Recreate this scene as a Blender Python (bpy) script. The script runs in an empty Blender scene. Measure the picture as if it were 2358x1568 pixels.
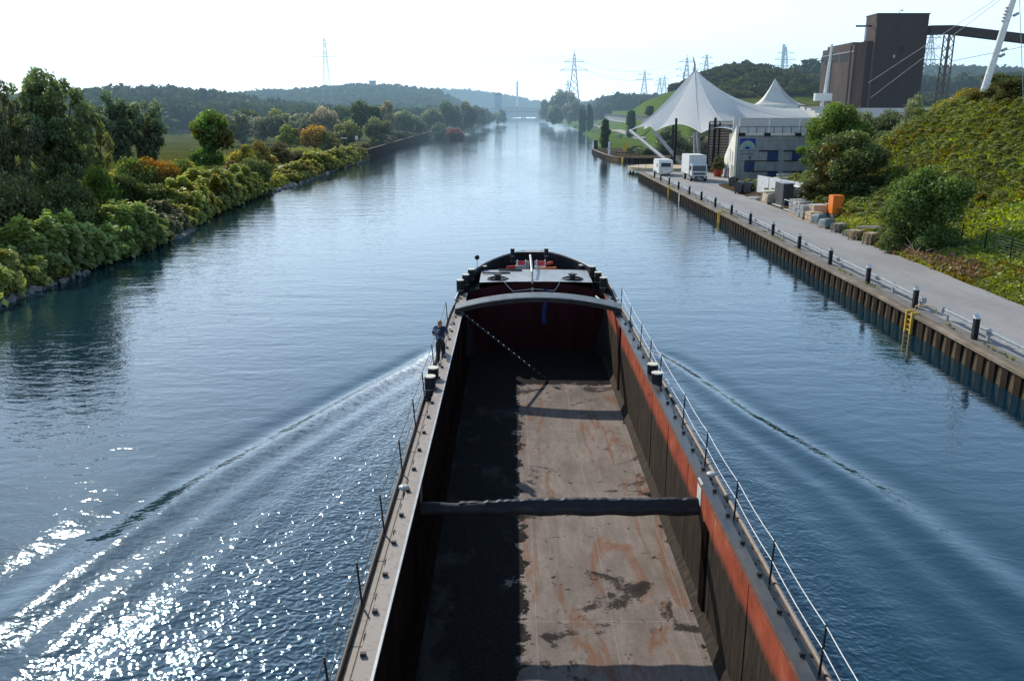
import bpy, math, random
import numpy as np
from mathutils import Vector, Matrix
R=math.radians
rnd=random.Random(7)
scene=bpy.context.scene
COL=scene.collection
# ---------------------------------------------------------------- survey helpers: sight lines of the camera station -> world metres
F=1950.;CX=1179.;CY=784.;PITCH=math.atan(528/1950.);CAMH=11.2
CP,SP=math.cos(PITCH),math.sin(PITCH)
def g(px,py,z=0.):
    x=px-CX;v=py-CY
    t=(CAMH-z)/(v*CP+F*SP)
    return Vector((x*t,(F*CP-v*SP)*t,z))
def atY(px,py,Y):
    x=px-CX;v=py-CY
    t=Y/(F*CP-v*SP)
    return Vector((x*t,Y,CAMH-(v*CP+F*SP)*t))
def zm(ox,oy,s): return lambda x,y:((ox+x/s)/1.2239,(oy+y/s)/1.2239)
zC=zm(1620,100,2.904);zD=zm(1750,380,2.904);zR_=zm(2250,250,1.651);zS=zm(2030,460,5.017);zB2=zm(2000,320,7.127);zT=zm(2200,0,3.408)
# ---------------------------------------------------------------- materials
def newmat(name):
    m=bpy.data.materials.new(name);m.use_nodes=True
    nt=m.node_tree;nt.nodes.clear()
    o=nt.nodes.new('ShaderNodeOutputMaterial')
    return m,nt,o
def N(nt,t,**k):
    n=nt.nodes.new(t)
    for a,b in k.items():
        if a in n.inputs.keys() if isinstance(a,str) else False: n.inputs[a].default_value=b
        else: setattr(n,a,b)
    return n
def c4(c): return (c[0],c[1],c[2],1)
def mat(name,cols,scale=1.0,rough=.7,bump=0.,metal=0.,detail=6,stretch=(1,1,1),bscale=None,emit=None,spec=.5):
    """principled with a noise-driven colour ramp laid out in world metres"""
    m,nt,o=newmat(name)
    p=N(nt,'ShaderNodeBsdfPrincipled');nt.links.new(p.outputs[0],o.inputs[0])
    p.inputs['Roughness'].default_value=rough;p.inputs['Metallic'].default_value=metal
    p.inputs['Specular IOR Level'].default_value=spec
    geo=N(nt,'ShaderNodeNewGeometry');mp=N(nt,'ShaderNodeMapping');mp.inputs['Scale'].default_value=stretch
    nt.links.new(geo.outputs['Position'],mp.inputs[0])
    if isinstance(cols[0],(float,int)): cols=[(0.35,tuple(c*.88 for c in cols)),(0.65,tuple(min(1,c*1.1) for c in cols))]
    n=N(nt,'ShaderNodeTexNoise');n.inputs['Scale'].default_value=scale;n.inputs['Detail'].default_value=detail;n.inputs['Roughness'].default_value=.62
    nt.links.new(mp.outputs[0],n.inputs['Vector'])
    r=N(nt,'ShaderNodeValToRGB');nt.links.new(n.outputs['Fac'],r.inputs[0])
    e=r.color_ramp.elements
    while len(e)<len(cols): e.new(.5)
    for i,(a,c) in enumerate(cols): e[i].position=a;e[i].color=c4(c)
    nt.links.new(r.outputs[0],p.inputs['Base Color'])
    if bump:
        n2=N(nt,'ShaderNodeTexNoise');n2.inputs['Scale'].default_value=bscale or scale*6;n2.inputs['Detail'].default_value=5
        nt.links.new(mp.outputs[0],n2.inputs['Vector'])
        b=N(nt,'ShaderNodeBump');b.inputs['Strength'].default_value=1;b.inputs['Distance'].default_value=bump
        nt.links.new(n2.outputs['Fac'],b.inputs['Height']);nt.links.new(b.outputs[0],p.inputs['Normal'])
    return m
def math_(nt,op,a,b=None,clamp=False):
    n=N(nt,'ShaderNodeMath');n.operation=op;n.use_clamp=clamp
    for i,v in enumerate((a,b)):
        if v is None: continue
        if isinstance(v,(int,float)): n.inputs[i].default_value=v
        else: nt.links.new(v,n.inputs[i])
    return n.outputs[0]
def ramp(nt,fac,pts):
    r=N(nt,'ShaderNodeValToRGB');e=r.color_ramp.elements
    while len(e)<len(pts): e.new(.5)
    for i,(a,c) in enumerate(pts):
        e[i].position=a;e[i].color=c4(c) if not isinstance(c,(int,float)) else (c,c,c,1)
    nt.links.new(fac,r.inputs[0]);return r.outputs[0]
def noise(nt,vec,scale,detail=5,rough=.6,dist=0.):
    n=N(nt,'ShaderNodeTexNoise');n.inputs['Scale'].default_value=scale;n.inputs['Detail'].default_value=detail
    n.inputs['Roughness'].default_value=rough;n.inputs['Distortion'].default_value=dist
    nt.links.new(vec,n.inputs['Vector']);return n.outputs['Fac']
def mixc(nt,f,a,b):
    n=N(nt,'ShaderNodeMix');n.data_type='RGBA'
    for s,v in ((0,f),(6,a),(7,b)):
        if isinstance(v,(int,float)): n.inputs[s].default_value=v
        elif isinstance(v,tuple): n.inputs[s].default_value=c4(v)
        else: nt.links.new(v,n.inputs[s])
    return n.outputs[2]
def mapped(nt,s):
    geo=N(nt,'ShaderNodeNewGeometry');mp=N(nt,'ShaderNodeMapping');mp.inputs['Scale'].default_value=s
    nt.links.new(geo.outputs['Position'],mp.inputs[0]);return mp.outputs[0]
def leafmat(name,autumn=None,trans=.4,amt=.5,ascale=.35,gloss=.035):
    m,nt,o=newmat(name)
    at=N(nt,'ShaderNodeAttribute');at.attribute_name='tint'
    oi=N(nt,'ShaderNodeObjectInfo')
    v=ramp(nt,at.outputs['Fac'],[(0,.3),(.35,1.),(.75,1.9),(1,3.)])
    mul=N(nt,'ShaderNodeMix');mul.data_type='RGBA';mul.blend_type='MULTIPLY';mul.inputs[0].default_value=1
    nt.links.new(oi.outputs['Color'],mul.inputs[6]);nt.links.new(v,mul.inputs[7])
    c=mul.outputs[2]
    pos=mapped(nt,(1,1,1))
    n=noise(nt,pos,.6,3)
    bigv=ramp(nt,noise(nt,pos,.13,4,.6),[(.35,.68),(.65,1.28)])
    mu2=N(nt,'ShaderNodeMix');mu2.data_type='RGBA';mu2.blend_type='MULTIPLY';mu2.inputs[0].default_value=1
    nt.links.new(c,mu2.inputs[6]);nt.links.new(bigv,mu2.inputs[7]);c=mu2.outputs[2]
    hs=N(nt,'ShaderNodeHueSaturation')
    nt.links.new(c,hs.inputs['Color'])
    nt.links.new(math_(nt,'ADD',math_(nt,'MULTIPLY',n,.07),.465),hs.inputs['Hue'])
    c=hs.outputs[0]
    if autumn:
        n2=noise(nt,pos,ascale,3,.7)
        f=ramp(nt,n2,[(amt,0.),(amt+.1,1.)])
        c2=N(nt,'ShaderNodeMix');c2.data_type='RGBA';c2.blend_type='MULTIPLY';c2.inputs[0].default_value=1
        c2.inputs[6].default_value=c4(autumn);nt.links.new(v,c2.inputs[7])
        c=mixc(nt,f,c,c2.outputs[2])
    d=N(nt,'ShaderNodeBsdfDiffuse');t=N(nt,'ShaderNodeBsdfTranslucent');gl=N(nt,'ShaderNodeBsdfGlossy');gl.inputs['Roughness'].default_value=.45
    gl.inputs['Color'].default_value=(.8,.85,.8,1)
    nt.links.new(c,d.inputs[0])
    hs2=N(nt,'ShaderNodeHueSaturation');hs2.inputs['Hue'].default_value=.475;hs2.inputs['Saturation'].default_value=1.15;hs2.inputs['Value'].default_value=1.5
    nt.links.new(c,hs2.inputs['Color']);nt.links.new(hs2.outputs[0],t.inputs[0])
    m1=N(nt,'ShaderNodeMixShader');m1.inputs[0].default_value=trans
    nt.links.new(d.outputs[0],m1.inputs[1]);nt.links.new(t.outputs[0],m1.inputs[2])
    m2=N(nt,'ShaderNodeMixShader');m2.inputs[0].default_value=gloss
    nt.links.new(m1.outputs[0],m2.inputs[1]);nt.links.new(gl.outputs[0],m2.inputs[2])
    nt.links.new(m2.outputs[0],o.inputs[0])
    return m
M={}
M['leaf']=leafmat('leaf')
M['leaf_orange']=leafmat('leaf_orange',(.22,.115,.012),.4,.55,.3)
M['leaf_yellow']=leafmat('leaf_yellow',(.13,.105,.014),.4,.55,.25)
M['leaf_far']=leafmat('leaf_far',None,.3,gloss=.006)
M['bark']=mat('bark',[(.3,(.035,.028,.02)),(.7,(.09,.075,.055))],3,.9,.02,stretch=(1,1,.3))
M['black_steel']=mat('black_steel',[(.3,(.012,.012,.014)),(.7,(.035,.033,.034))],2.5,.55,.004,spec=.2)
M['black_paint']=mat('black_paint',[(.3,(.01,.011,.014)),(.7,(.02,.02,.024))],3,.5,spec=.2)
M['white_paint']=mat('white_paint',[(.3,(.55,.55,.53)),(.7,(.78,.78,.75))],3,.5)
M['cream_top']=mat('cream_top',[(.3,(.6,.55,.42)),(.7,(.8,.76,.62))],4,.5)
M['grey_paint']=mat('grey_paint',[(.3,(.25,.25,.25)),(.7,(.42,.42,.42))],1.5,.5,.003)
M['galv']=mat('galv',[(.3,(.27,.29,.30)),(.7,(.42,.44,.45))],2,.42,.002,metal=.3)
M['rust']=mat('rust',[(.3,(.07,.03,.018)),(.7,(.17,.07,.035))],2.5,.85,.01)
M['darkred']=mat('darkred',[(.25,(.016,.005,.006)),(.5,(.036,.009,.011)),(.75,(.02,.008,.008))],.8,.7,.006,stretch=(1,1,.3),spec=.05)
M['red']=mat('red',(.5,.035,.03),2,.45)
M['orange']=mat('orange',[(.3,(.72,.15,.01)),(.7,(.8,.2,.015))],1,.5)
M['yellow']=mat('yellow',[(.3,(.55,.32,.02)),(.65,(.72,.45,.03))],3,.55)
M['blue']=mat('blue',[(.3,(.012,.032,.09)),(.7,(.024,.06,.15))],1.2,.6,.01)
M['blue_cloth']=mat('blue_cloth',[(.3,(.008,.012,.07)),(.7,(.02,.03,.14))],4,.8,.02)
M['concrete']=mat('concrete',[(.25,(.16,.165,.165)),(.5,(.27,.28,.28)),(.75,(.35,.355,.35))],.9,.9,.01,stretch=(1,1,.35))
M['concrete_light']=mat('concrete_light',[(.3,(.42,.41,.38)),(.7,(.58,.57,.53))],.7,.9,.008)
M['cream_wall']=mat('cream_wall',[(.3,(.66,.62,.5)),(.7,(.78,.75,.65))],.8,.85,.004)
M['glass_dark']=mat('glass_dark',(.02,.025,.03),2,.08)
M['tyre']=mat('tyre',(.015,.015,.016),5,.85)
M['wood']=mat('wood',[(.3,(.36,.26,.15)),(.7,(.62,.48,.32))],3,.8,.01,stretch=(.4,.4,3))
M['wood_grey']=mat('wood_grey',[(.3,(.26,.22,.18)),(.7,(.42,.37,.31))],2,.85,.01,stretch=(.3,.3,2))
M['wood_deck']=mat('wood_deck',[(.3,(.42,.33,.2)),(.7,(.6,.49,.33))],2,.7,.006,stretch=(.3,3,1))
M['membrane_wall']=mat('membrane_wall',(.7,.7,.67),1,.7)
M['dark_plastic']=mat('dark_plastic',[(.3,(.03,.034,.036)),(.7,(.06,.066,.07))],2,.45)
M['green_plastic']=mat('green_plastic',(.02,.07,.035),2,.5)
M['tarp_grey']=mat('tarp_grey',[(.3,(.1,.13,.13)),(.7,(.22,.27,.27))],3,.6,.03)
M['plastic_wrap']=mat('plastic_wrap',[(.3,(.2,.2,.185)),(.7,(.5,.5,.48))],4,.35,.03)
M['stone']=mat('stone',[(.3,(.1,.1,.09)),(.7,(.3,.29,.27))],1.5,.9,.05)
M['terracotta']=mat('terracotta',(.5,.08,.04),2,.7)
M['sand']=mat('sand',[(.3,(.5,.38,.24)),(.7,(.62,.5,.34))],2,.9)
M['skin']=mat('skin',(.42,.24,.17),8,.55)
M['hair']=mat('hair',[(.3,(.22,.085,.03)),(.7,(.36,.15,.055))],40,.6)
M['trousers']=mat('trousers',(.012,.013,.016),6,.85,.003)
M['shoe']=mat('shoe',(.01,.01,.01),6,.5)
M['steel_grey_far']=mat('steel_grey_far',(.32,.37,.4),1,.6)
M['chimney_paint']=mat('chimney_paint',(.42,.47,.53),.1,.8)
# walkway deck plates: warm grey-brown worn steel
def deckmat():
    m,nt,o=newmat('deck_plate');p=N(nt,'ShaderNodeBsdfPrincipled');nt.links.new(p.outputs[0],o.inputs[0])
    v=mapped(nt,(1,.35,1));a=noise(nt,v,2.2,8,.7);c=ramp(nt,a,[(.3,(.13,.108,.09)),(.5,(.235,.20,.172)),(.72,(.33,.29,.26))])
    v2=mapped(nt,(1,1,1));b=noise(nt,v2,9,6,.7);c=mixc(nt,ramp(nt,b,[(.52,0.),(.62,.6)]),c,(.12,.065,.04))
    fine=noise(nt,v2,40,3);nt.links.new(c,p.inputs['Base Color'])
    nt.links.new(ramp(nt,a,[(.3,.45),(.7,.75)]),p.inputs['Roughness'])
    bm=N(nt,'ShaderNodeBump');bm.inputs['Distance'].default_value=.003;nt.links.new(fine,bm.inputs['Height']);nt.links.new(bm.outputs[0],p.inputs['Normal'])
    return m
M['deck']=deckmat()
def wetdeck():
    m,nt,o=newmat('walkway_dark');p=N(nt,'ShaderNodeBsdfPrincipled');nt.links.new(p.outputs[0],o.inputs[0])
    v=mapped(nt,(1,.4,1));a=noise(nt,v,1.5,8,.7);nt.links.new(ramp(nt,a,[(.35,(.03,.032,.038)),(.6,(.07,.065,.06)),(.75,(.13,.11,.09))]),p.inputs['Base Color'])
    nt.links.new(ramp(nt,a,[(.4,.25),(.7,.6)]),p.inputs['Roughness']);return m
M['deck_dark']=wetdeck()
def floormat():
    m,nt,o=newmat('hold_floor');p=N(nt,'ShaderNodeBsdfPrincipled');nt.links.new(p.outputs[0],o.inputs[0])
    v=mapped(nt,(1,1,1));vs=mapped(nt,(1.6,.35,1))
    base=ramp(nt,noise(nt,v,.35,8,.65),[(.3,(.18,.15,.13)),(.5,(.29,.245,.215)),(.7,(.37,.31,.27))])
    st=noise(nt,vs,1.3,10,.75);base=mixc(nt,ramp(nt,st,[(.35,0.),(.7,.75)]),base,(.12,.095,.08))
    ru=noise(nt,mapped(nt,(.9,.16,1)),1.0,5,.6,1.2);base=mixc(nt,ramp(nt,ru,[(.54,0.),(.60,.7),(.66,0.)]),base,(.22,.09,.04))
    fine=noise(nt,v,14,6,.75);base=mixc(nt,ramp(nt,fine,[(.45,0.),(.75,.5)]),base,(.1,.085,.075))
    pat=noise(nt,v,.55,12,.62,.5)
    pat=math_(nt,'ADD',pat,math_(nt,'MULTIPLY',math_(nt,'SUBTRACT',fine,.5),.16))
    pm=ramp(nt,pat,[(.60,0.),(.635,.85),(.75,1.)]);pm2=ramp(nt,math_(nt,'ADD',noise(nt,v,2.3,9,.7,.3),math_(nt,'MULTIPLY',math_(nt,'SUBTRACT',fine,.5),.2)),[(.62,0.),(.68,.9)])
    mx=math_(nt,'MAXIMUM',pm,pm2,True)
    sx=N(nt,'ShaderNodeSeparateXYZ');nt.links.new(v,sx.inputs[0])
    # coal along the right edge; left side and front blackened as painted shade
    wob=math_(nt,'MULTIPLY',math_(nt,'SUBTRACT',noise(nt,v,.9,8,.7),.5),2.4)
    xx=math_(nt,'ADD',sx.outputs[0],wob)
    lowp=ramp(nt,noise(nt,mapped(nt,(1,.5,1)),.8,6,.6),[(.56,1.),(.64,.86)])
    shade_left=math_(nt,'MULTIPLY',math_(nt,'LESS_THAN',xx,.22),lowp)
    shade_front=math_(nt,'GREATER_THAN',math_(nt,'ADD',sx.outputs[1],wob),37.6)
    edge=math_(nt,'MAXIMUM',math_(nt,'MAXIMUM',math_(nt,'GREATER_THAN',xx,4.75),shade_left),shade_front)
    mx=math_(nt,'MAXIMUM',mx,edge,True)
    coal=ramp(nt,fine,[(.3,(.006,.006,.006)),(.72,(.034,.031,.029))])  # one black for the coal stains and for the painted shade
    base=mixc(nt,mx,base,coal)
    # plate weld lines
    w=math_(nt,'LESS_THAN',math_(nt,'PINGPONG',math_(nt,'ADD',sx.outputs[0],20.3),.95),.012)
    w2=math_(nt,'LESS_THAN',math_(nt,'PINGPONG',sx.outputs[1],3.1),.015)
    base=mixc(nt,math_(nt,'MULTIPLY',math_(nt,'MULTIPLY',math_(nt,'MAXIMUM',w,w2),.3),math_(nt,'SUBTRACT',1.05,mx)),base,(.42,.37,.33))
    nt.links.new(base,p.inputs['Base Color']);p.inputs['Roughness'].default_value=.8;p.inputs['Specular IOR Level'].default_value=.04
    b=N(nt,'ShaderNodeBump');b.inputs['Distance'].default_value=.02
    nt.links.new(math_(nt,'ADD',math_(nt,'MULTIPLY',mx,.8),math_(nt,'MULTIPLY',fine,.3)),b.inputs['Height']);nt.links.new(b.outputs[0],p.inputs['Normal'])
    return m
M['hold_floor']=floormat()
def holdwall():
    m,nt,o=newmat('hold_wall');p=N(nt,'ShaderNodeBsdfPrincipled');nt.links.new(p.outputs[0],o.inputs[0])
    v=mapped(nt,(1,1,1));vs=mapped(nt,(1,2.2,.35))
    sx=N(nt,'ShaderNodeSeparateXYZ');nt.links.new(v,sx.inputs[0])
    st=noise(nt,vs,3,9,.7)
    org=ramp(nt,noise(nt,v,1.4,8,.7),[(.3,(.21,.045,.025)),(.55,(.34,.08,.042)),(.75,(.42,.16,.095))])
    drk=ramp(nt,st,[(.3,(.018,.014,.011)),(.55,(.045,.036,.028)),(.75,(.11,.07,.045))])
    # coal dust reaches up the wall to about a hand under the painted band
    lim=math_(nt,'ADD',sx.outputs[2],math_(nt,'MULTIPLY',math_(nt,'SUBTRACT',st,.5),.22))
    f=N(nt,'ShaderNodeMapRange');f.inputs[1].default_value=1.12;f.inputs[2].default_value=1.42;nt.links.new(lim,f.inputs[0])
    nt.links.new(mixc(nt,f.outputs[0],drk,org),p.inputs['Base Color']);p.inputs['Roughness'].default_value=.75;p.inputs['Specular IOR Level'].default_value=.06
    b=N(nt,'ShaderNodeBump');b.inputs['Distance'].default_value=.02;nt.links.new(st,b.inputs['Height']);nt.links.new(b.outputs[0],p.inputs['Normal'])
    return m
M['hold_wall']=holdwall()
M['hold_wall_dark']=mat('hold_wall_dark',[(.3,(.006,.005,.005)),(.7,(.020,.011,.009))],1.5,.85,.01,spec=0.)  # left hold wall, its shade put into the colour; also dark wall joints
def brickmat(name,a,b,scale):
    m,nt,o=newmat(name);p=N(nt,'ShaderNodeBsdfPrincipled');nt.links.new(p.outputs[0],o.inputs[0])
    geo=N(nt,'ShaderNodeNewGeometry');sx=N(nt,'ShaderNodeSeparateXYZ');nt.links.new(geo.outputs['Position'],sx.inputs[0])
    cb=N(nt,'ShaderNodeCombineXYZ');nt.links.new(math_(nt,'ADD',sx.outputs[0],sx.outputs[1]),cb.inputs[0]);nt.links.new(sx.outputs[2],cb.inputs[1])
    br=N(nt,'ShaderNodeTexBrick');br.inputs['Scale'].default_value=scale;br.inputs['Color1'].default_value=c4(a);br.inputs['Color2'].default_value=c4(b)
    br.inputs['Mortar'].default_value=(.12,.1,.09,1);br.inputs['Mortar Size'].default_value=.015;nt.links.new(cb.outputs[0],br.inputs['Vector'])
    n=noise(nt,mapped(nt,(1,1,.3)),.22,7,.7)
    mu=N(nt,'ShaderNodeMix');mu.data_type='RGBA';mu.blend_type='MULTIPLY';mu.inputs[0].default_value=1
    nt.links.new(br.outputs[0],mu.inputs[6]);nt.links.new(ramp(nt,n,[(.3,.72),(.7,1.18)]),mu.inputs[7])
    nt.links.new(mu.outputs[2],p.inputs['Base Color']);p.inputs['Roughness'].default_value=.9;p.inputs['Specular IOR Level'].default_value=.0;return m
M['brick']=brickmat('brick',(.135,.098,.086),(.10,.075,.068),1.2)  # sunlit tone of the brick, the light put into the colour
M['brick_dark']=brickmat('brick_dark',(.038,.018,.017),(.024,.013,.013),1.2)  # darker tone of the same brick, shade put into the colour
def asphaltmat():
    m,nt,o=newmat('asphalt');p=N(nt,'ShaderNodeBsdfPrincipled');nt.links.new(p.outputs[0],o.inputs[0])
    v=mapped(nt,(1,1,1));a=noise(nt,mapped(nt,(1,.3,1)),.35,8,.65);f=noise(nt,v,18,5,.8)
    c=ramp(nt,a,[(.3,(.24,.232,.225)),(.5,(.31,.30,.292)),(.7,(.36,.35,.34))])
    c=mixc(nt,ramp(nt,f,[(.4,0.),(.8,.5)]),c,(.17,.165,.16))
    tr=noise(nt,mapped(nt,(2.2,.03,1)),1.,4,.6);c=mixc(nt,ramp(nt,tr,[(.55,0.),(.66,.35)]),c,(.16,.155,.15));cr=noise(nt,v,.5,9,.75,1.5);c=mixc(nt,ramp(nt,cr,[(.492,0.),(.5,.55),(.508,0.)]),c,(.08,.075,.07));sp=noise(nt,v,1.1,6,.8);c=mixc(nt,ramp(nt,sp,[(.66,0.),(.72,.55)]),c,(.08,.078,.075))
    nt.links.new(c,p.inputs['Base Color']);p.inputs['Roughness'].default_value=.85
    b=N(nt,'ShaderNodeBump');b.inputs['Distance'].default_value=.006;nt.links.new(f,b.inputs['Height']);nt.links.new(b.outputs[0],p.inputs['Normal']);return m
M['asphalt']=asphaltmat()
M['edge_strip']=mat('edge_strip',[(.3,(.13,.12,.115)),(.7,(.2,.19,.18))],1.2,.9,.006)
M['grass']=mat('grass',[(.3,(.06,.085,.014)),(.5,(.10,.12,.022)),(.7,(.16,.14,.035))],.22,.95,.08,detail=9,bscale=4,spec=0.)
M['lawn']=mat('lawn',[(.3,(.07,.115,.022)),(.7,(.11,.16,.03))],.15,.95,.04,bscale=3,spec=0.)
M['meadow']=mat('meadow',[(.3,(.045,.06,.014)),(.5,(.08,.09,.022)),(.7,(.12,.115,.035))],.12,.95,.08,detail=9,bscale=3,spec=0.)
M['path']=mat('path',[(.3,(.25,.22,.2)),(.7,(.36,.33,.3))],1,.95,.01)
M['soil']=mat('soil',[(.3,(.05,.04,.025)),(.7,(.12,.09,.055))],1,.95,.05,spec=0.)
M['pile']=mat('pile',[(.25,(.006,.005,.004)),(.5,(.022,.016,.012)),(.75,(.07,.045,.03))],1.6,.85,.015,stretch=(1,1,.25),spec=.05)
M['cap']=mat('cap',[(.3,(.09,.065,.04)),(.5,(.16,.12,.08)),(.75,(.3,.25,.19))],1.4,.75,.006,stretch=(1,.4,1))
M['lattice_rust']=mat('lattice_rust',(.12,.075,.06),1,.8)
def membranemat():
    m,nt,o=newmat('membrane')
    v=mapped(nt,(1,1,1));c=ramp(nt,noise(nt,v,.5,6,.6),[(.3,(.92,.93,.94)),(.7,(.98,.98,.97))])
    d=N(nt,'ShaderNodeBsdfDiffuse');t=N(nt,'ShaderNodeBsdfTranslucent');nt.links.new(c,d.inputs[0]);nt.links.new(c,t.inputs[0])
    x=N(nt,'ShaderNodeMixShader');x.inputs[0].default_value=.5;nt.links.new(d.outputs[0],x.inputs[1]);nt.links.new(t.outputs[0],x.inputs[2])
    nt.links.new(x.outputs[0],o.inputs[0]);return m
M['membrane']=membranemat()
def screenmat():
    m,nt,o=newmat('mesh_screen');d=N(nt,'ShaderNodeBsdfDiffuse');d.inputs[0].default_value=(.42,.43,.43,1);t=N(nt,'ShaderNodeBsdfTransparent')
    x=N(nt,'ShaderNodeMixShader');x.inputs[0].default_value=.55;nt.links.new(d.outputs[0],x.inputs[2]);nt.links.new(t.outputs[0],x.inputs[1]);nt.links.new(x.outputs[0],o.inputs[0]);return m
M['screen']=screenmat()
def shirtmat():
    m,nt,o=newmat('shirt');p=N(nt,'ShaderNodeBsdfPrincipled');nt.links.new(p.outputs[0],o.inputs[0])
    v=mapped(nt,(1,1,1));nt.links.new(ramp(nt,noise(nt,v,7,3,.5,.6),[(.5,(.008,.010,.03)),(.57,(.03,.04,.12)),(.61,(.4,.42,.5)),(.65,(.012,.014,.04))]),p.inputs['Base Color'])
    p.inputs['Roughness'].default_value=.85;return m
M['shirt']=shirtmat()
def watermat():
    m,nt,o=newmat('canal_water');p=N(nt,'ShaderNodeBsdfPrincipled')
    p.inputs['IOR'].default_value=1.85;p.inputs['Specular Tint'].default_value=(.50,.80,1.,1);p.inputs['Roughness'].default_value=.04
    ro=N(nt,'ShaderNodeAttribute');ro.attribute_name='rough'
    fo=N(nt,'ShaderNodeAttribute');fo.attribute_name='foam'
    v=mapped(nt,(.75,1.25,1));v1=mapped(nt,(1,1,1))
    big=noise(nt,mapped(nt,(.35,1,1)),.55,2,.5,.3)
    mid=noise(nt,v,1.6,2,.5,.5)
    fin=noise(nt,v,7.,1,.5)
    gust=ramp(nt,noise(nt,mapped(nt,(.6,.15,1)),.06,3,.6),[(.35,.55),(.65,1.25)])
    h=math_(nt,'ADD',math_(nt,'MULTIPLY',big,.045),math_(nt,'ADD',math_(nt,'MULTIPLY',mid,.023),math_(nt,'MULTIPLY',fin,.0055)))
    h=math_(nt,'MULTIPLY',h,gust)
    tur=math_(nt,'ADD',math_(nt,'MULTIPLY',noise(nt,v1,3.4,1,.5,.9),.058),math_(nt,'MULTIPLY',noise(nt,v1,8.5,0,.5),.02))
    h=math_(nt,'ADD',h,math_(nt,'MULTIPLY',tur,ro.outputs['Fac']))
    b=N(nt,'ShaderNodeBump');b.inputs['Strength'].default_value=1;b.inputs['Distance'].default_value=1.
    nt.links.new(h,b.inputs['Height']);nt.links.new(b.outputs[0],p.inputs['Normal'])
    deep=ramp(nt,noise(nt,v1,.05,2),[(.3,(.004,.024,.042)),(.7,(.006,.032,.045))])
    fm=math_(nt,'MULTIPLY',fo.outputs['Fac'],ramp(nt,noise(nt,v1,4.5,8,.75,.6),[(.36,0.),(.55,1.)]),True)
    nt.links.new(mixc(nt,fm,deep,(.85,.88,.9)),p.inputs['Base Color'])
    nt.links.new(math_(nt,'ADD',math_(nt,'MULTIPLY',fm,.5),.042),p.inputs['Roughness'])
    nt.links.new(p.outputs[0],o.inputs[0]);return m
M['water']=watermat()
# ---------------------------------------------------------------- mesh building
class MB:
    def __init__(s): s.v=[];s.f=[];s.mi=[];s.mats=[];s.sm=[]
    def _m(s,m):
        m=M[m]
        if m not in s.mats: s.mats.append(m)
        return s.mats.index(m)
    def add(s,vs,fs,m,smooth=False):
        o=len(s.v);s.v+= [tuple(x) for x in vs];i=s._m(m)
        for f in fs: s.f.append(tuple(a+o for a in f));s.mi.append(i);s.sm.append(smooth)
        return s
    def box(s,c,d,m,rz=0,rx=0,ry=0):
        hx,hy,hz=d[0]/2,d[1]/2,d[2]/2
        vs=[Vector((x,y,z)) for x in(-hx,hx) for y in(-hy,hy) for z in(-hz,hz)]
        if rz or rx or ry:
            A=Matrix.Rotation(rz,3,'Z')@Matrix.Rotation(ry,3,'Y')@Matrix.Rotation(rx,3,'X');vs=[A@v for v in vs]
        c=Vector(c);vs=[v+c for v in vs]
        return s.add(vs,[(0,1,3,2),(4,6,7,5),(0,4,5,1),(2,3,7,6),(0,2,6,4),(1,5,7,3)],m)
    def bb(s,x0,x1,y0,y1,z0,z1,m): return s.box(((x0+x1)/2,(y0+y1)/2,(z0+z1)/2),(x1-x0,y1-y0,z1-z0),m)
    def tube(s,pts,r,m,n=8,cap=True,smooth=True):
        pts=[Vector(p) for p in pts]
        if not isinstance(r,(list,tuple)): r=[r]*len(pts)
        rings=[];up=None
        for i,p in enumerate(pts):
            d=(pts[min(i+1,len(pts)-1)]-pts[max(i-1,0)]).normalized()
            if up is None:
                up=Vector((0,0,1)) if abs(d.z)<.9 else Vector((1,0,0))
            a=d.cross(up);
            if a.length<1e-4: a=d.cross(Vector((0,1,0)))
            a.normalize();b=a.cross(d).normalized();up=b
            rings.append([p+(a*math.cos(2*math.pi*k/n)+b*math.sin(2*math.pi*k/n))*r[i] for k in range(n)])
        vs=[v for q in rings for v in q];fs=[]
        for i in range(len(pts)-1):
            for k in range(n):
                k2=(k+1)%n;fs.append((i*n+k,i*n+k2,(i+1)*n+k2,(i+1)*n+k))
        s.add(vs,fs,m,smooth)
        if cap: s.add(rings[0],[tuple(range(n))],m);s.add(rings[-1],[tuple(range(n-1,-1,-1))],m)
        return s
    def cyl(s,p,r,h,m,n=16,r2=None): return s.tube([p,(p[0],p[1],p[2]+h)],[r,r if r2 is None else r2],m,n)
    def lathe(s,c,prof,m,n=20,smooth=True):
        vs=[(c[0]+r*math.cos(2*math.pi*k/n),c[1]+r*math.sin(2*math.pi*k/n),c[2]+z) for r,z in prof for k in range(n)];fs=[]
        for i in range(len(prof)-1):
            for k in range(n): fs.append((i*n+k,i*n+(k+1)%n,(i+1)*n+(k+1)%n,(i+1)*n+k))
        return s.add(vs,fs,m,smooth)
    def prism(s,poly,z0,z1,m,mtop=None):
        n=len(poly);vs=[(x,y,z0) for x,y in poly]+[(x,y,z1) for x,y in poly]
        s.add(vs,[(i,(i+1)%n,n+(i+1)%n,n+i) for i in range(n)]+[tuple(range(n-1,-1,-1))],m)
        return s.add([(x,y,z1) for x,y in poly],[tuple(range(n))],mtop or m)
    def bar(s,p,q,w,m,h=None):
        return s.tube([p,q],w/2*1.3,m,4,smooth=False)
    def build(s,name,parent=None,label=None):
        me=bpy.data.meshes.new(name)
        v=s.v
        if parent is not None:
            l=off(parent)
            v=[(a-l[0],b-l[1],c-l[2]) for a,b,c in v]
        me.from_pydata(v,[],s.f);
        for m in s.mats: me.materials.append(m)
        me.polygons.foreach_set('material_index',s.mi);me.polygons.foreach_set('use_smooth',s.sm);me.update()
        o=bpy.data.objects.new(name,me);COL.objects.link(o)
        if parent is not None: o.parent=parent
        if label: o['label']=label
        return o
OFF={}
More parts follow.
